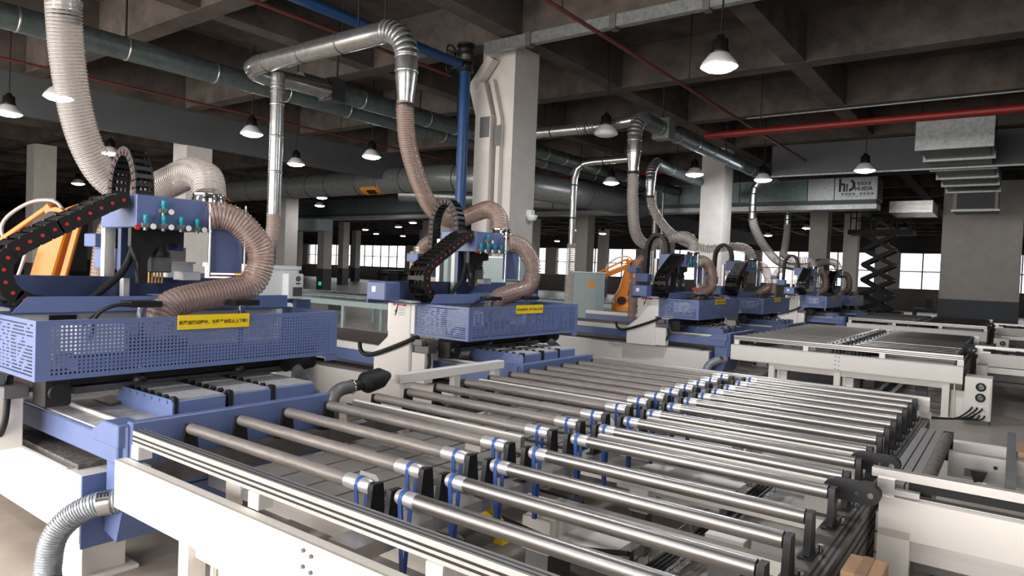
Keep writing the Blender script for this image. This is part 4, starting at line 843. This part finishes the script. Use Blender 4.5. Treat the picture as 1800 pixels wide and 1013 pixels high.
MB().cyl((-6.882, 5.0, 1.7), (-6.876, 5.0, 1.7), .035, 16).build('ac_fan', 'grey_cast', ac); MB().box(-6.882, -6.876, 4.97, 5.03, 1.635, 1.65).build('ac_display', 'ink_black', ac)
tc = empty('control_cabinet', (-10, 17, 0), 'pale teal cabinet right of the thin bent pipe', 'cabinet')
MB().box(-10.55, -9.6, 17.0, 17.5, 0, 1.92).build('cabinet_body', 'teal_paint', tc, .02); MB().box(-9.85, -9.66, 16.99, 17.0, 1.5, 1.7).build('cabinet_window', 'orange_tag', tc); MB().box(-10.57, -9.58, 16.98, 17.52, 1.92, 1.95).build('cabinet_roof', 'cabinet_white', tc)
oc = empty('control_cabinet', (-7.6, 8.4, 0), 'cream and green cabinet behind the second machine head', 'cabinet')
MB().box(-8.05, -7.45, 8.0, 8.5, 0, 2.15).build('cabinet_body', 'olive_panel', oc, .01); MB().box(-7.44, -7.2, 8.0, 8.5, 0, 2.15).build('green_side', 'teal_paint', oc, .01); MB().cyl((-7.55, 7.995, 2.0), (-7.55, 7.98, 2.0), .03, 10).build('lock', 'dark_iron', oc)
gc = empty('control_cabinet', (-6.6, 8.5, 0), 'pale blue cabinet in front of the central column', 'cabinet')
MB().box(-7.1, -6.3, 8.3, 8.9, 0, 2.08).build('cabinet_body', 'teal_paint', gc, .01); MB().box(-7.12, -6.28, 8.28, 8.92, 2.08, 2.11).build('cabinet_roof', 'cabinet_white', gc)

# ---------------------------------------------------------------- teal conveyors in the middle distance
def conveyor(x0, x1, y0, y1, z, lb, nr=24):
    t = empty('belt_conveyor', ((x0+x1)/2, (y0+y1)/2, 0), lb, 'conveyor', 'teal conveyors behind the machines')
    for y in (y0, y1): MB().box(x0, x1, y-.05, y+.05, z-.14, z).build('side_rail', 'teal_paint', t)
    rm = MB().cyl((0, y0+.05, 0), (0, y1-.05, 0), .04, 8).mesh('roller', 'galvanised')
    for k in range(nr): inst('roller', rm, (x0+(x1-x0)*(k+.5)/nr, 0, z-.05), t)
    for k in range(4):
        for y in (y0, y1): MB().box(x0+.2+(x1-x0-.4)*k/3-.05, x0+.2+(x1-x0-.4)*k/3+.05, y-.04, y+.04, 0, z-.14).build('leg', 'teal_paint', t)
    MB().box((x0+x1)/2-.3, (x0+x1)/2+.3, y0-.3, y0-.06, .3, .75).build('motor_box', 'grey_cast', t)
conveyor(-22, -11, 12.2, 13.6, .9, 'long teal conveyor left of the second machine, nearer one')
conveyor(-24, -13.5, 15.4, 16.8, .85, 'long teal conveyor left of the second machine, farther one')
conveyor(-20, -10.2, 20.5, 22, .9, 'teal conveyor beyond the second machine guard')
bt2 = empty('workbench', (-55, 57, 0), 'long dark workbench below the far window', 'bench')
MB().box(-62, -48, 56, 57.5, .85, 1.0).build('bench_top', 'shutter_dark', bt2); MB().box(-61, -50, 56.2, 57.3, 1.3, 1.38).build('bench_shelf', 'aluminium', bt2)
for x in (-61.5, -58, -55, -51.5, -48.5): MB().box(x-.1, x+.1, 56.1, 57.4, 0, 1.3).build('bench_leg', 'shutter_dark', bt2)
es = MB().box(-38.9, -38.6, 29.925, 29.945, .35, .6).build('exit_sign', 'green_light'); tag(es, 'small green exit sign low on a far column', 'sign')
# ---------------------------------------------------------------- scissor lift
sl = empty('scissor_lift', (-4.85, 33.7, 0), 'dark scissor lift with raised platform against the windows', 'lift')
MB().box(-5.9, -3.9, 33.2, 34.2, .25, .8).build('chassis', 'dark_iron', sl, .03)
for x in (-5.6, -4.2):
    for y in (33.2, 34.2): MB().cyl((x, y-.1, .25), (x, y+.1, .25), .25, 16).build('wheel', 'black_rubber', sl)
for k in range(5):
    z0, z1 = .8+.66*k, .8+.66*(k+1)
    for y in (33.3, 34.1):
        MB().bar((-5.5, y, z0), (-4.3, y+.04, z1), .1, .17).build('scissor_arm', 'dark_iron', sl); MB().bar((-4.3, y, z0), (-5.5, y+.04, z1), .1, .17).build('scissor_arm', 'dark_iron', sl)
    MB().cyl((-4.3, 33.2, z1), (-4.3, 34.2, z1), .05, 10).cyl((-5.5, 33.2, z1), (-5.5, 34.2, z1), .05, 10).cyl((-4.9, 33.2, z0+.33), (-4.9, 34.2, z0+.33), .05, 10).build('pivot_pin', 'dark_iron', sl)
MB().box(-6.1, -3.6, 33.0, 34.4, 4.1, 4.3).build('platform', 'dark_iron', sl)
rl = MB()
for x in (-6.0, -5.2, -4.4, -3.7):
    for y in (33.05, 34.35): rl.bar((x, y, 4.3), (x, y, 5.3), .05, .05)
for z in (4.8, 5.3):
    for y in (33.05, 34.35): rl.bar((-6.0, y, z), (-3.7, y, z), .05, .05)
rl.build('guard_rail', 'dark_iron', sl)
tt = empty('work_table', (-3.3, 40, 0), 'dark table with a black chair shape before the right windows', 'table')
MB().box(-4.2, -2.4, 39.6, 40.6, .74, .82).build('table_top', 'shutter_dark', tt); MB().box(-3.6, -3.3, 39.9, 40.0, .82, 1.3).build('backrest', 'black_plastic', tt)
for x in (-4.1, -2.5):
    for y in (39.65, 40.55): MB().box(x-.05, x+.05, y-.05, y+.05, 0, .74).build('table_leg', 'shutter_dark', tt)
rb = empty('red_rack', (-6.5, 24.6, 0), 'low red trolley rack behind the fourth machine', 'rack')
MB().box(-7.4, -6.3, 18.6, 19.1, 1.55, 1.62).build('rack_top', 'red_paint', rb)
for x in (-7.35, -6.35):
    for y in (18.65, 19.05): MB().box(x-.03, x+.03, y-.03, y+.03, 0, 1.55).build('rack_post', 'red_paint', rb)
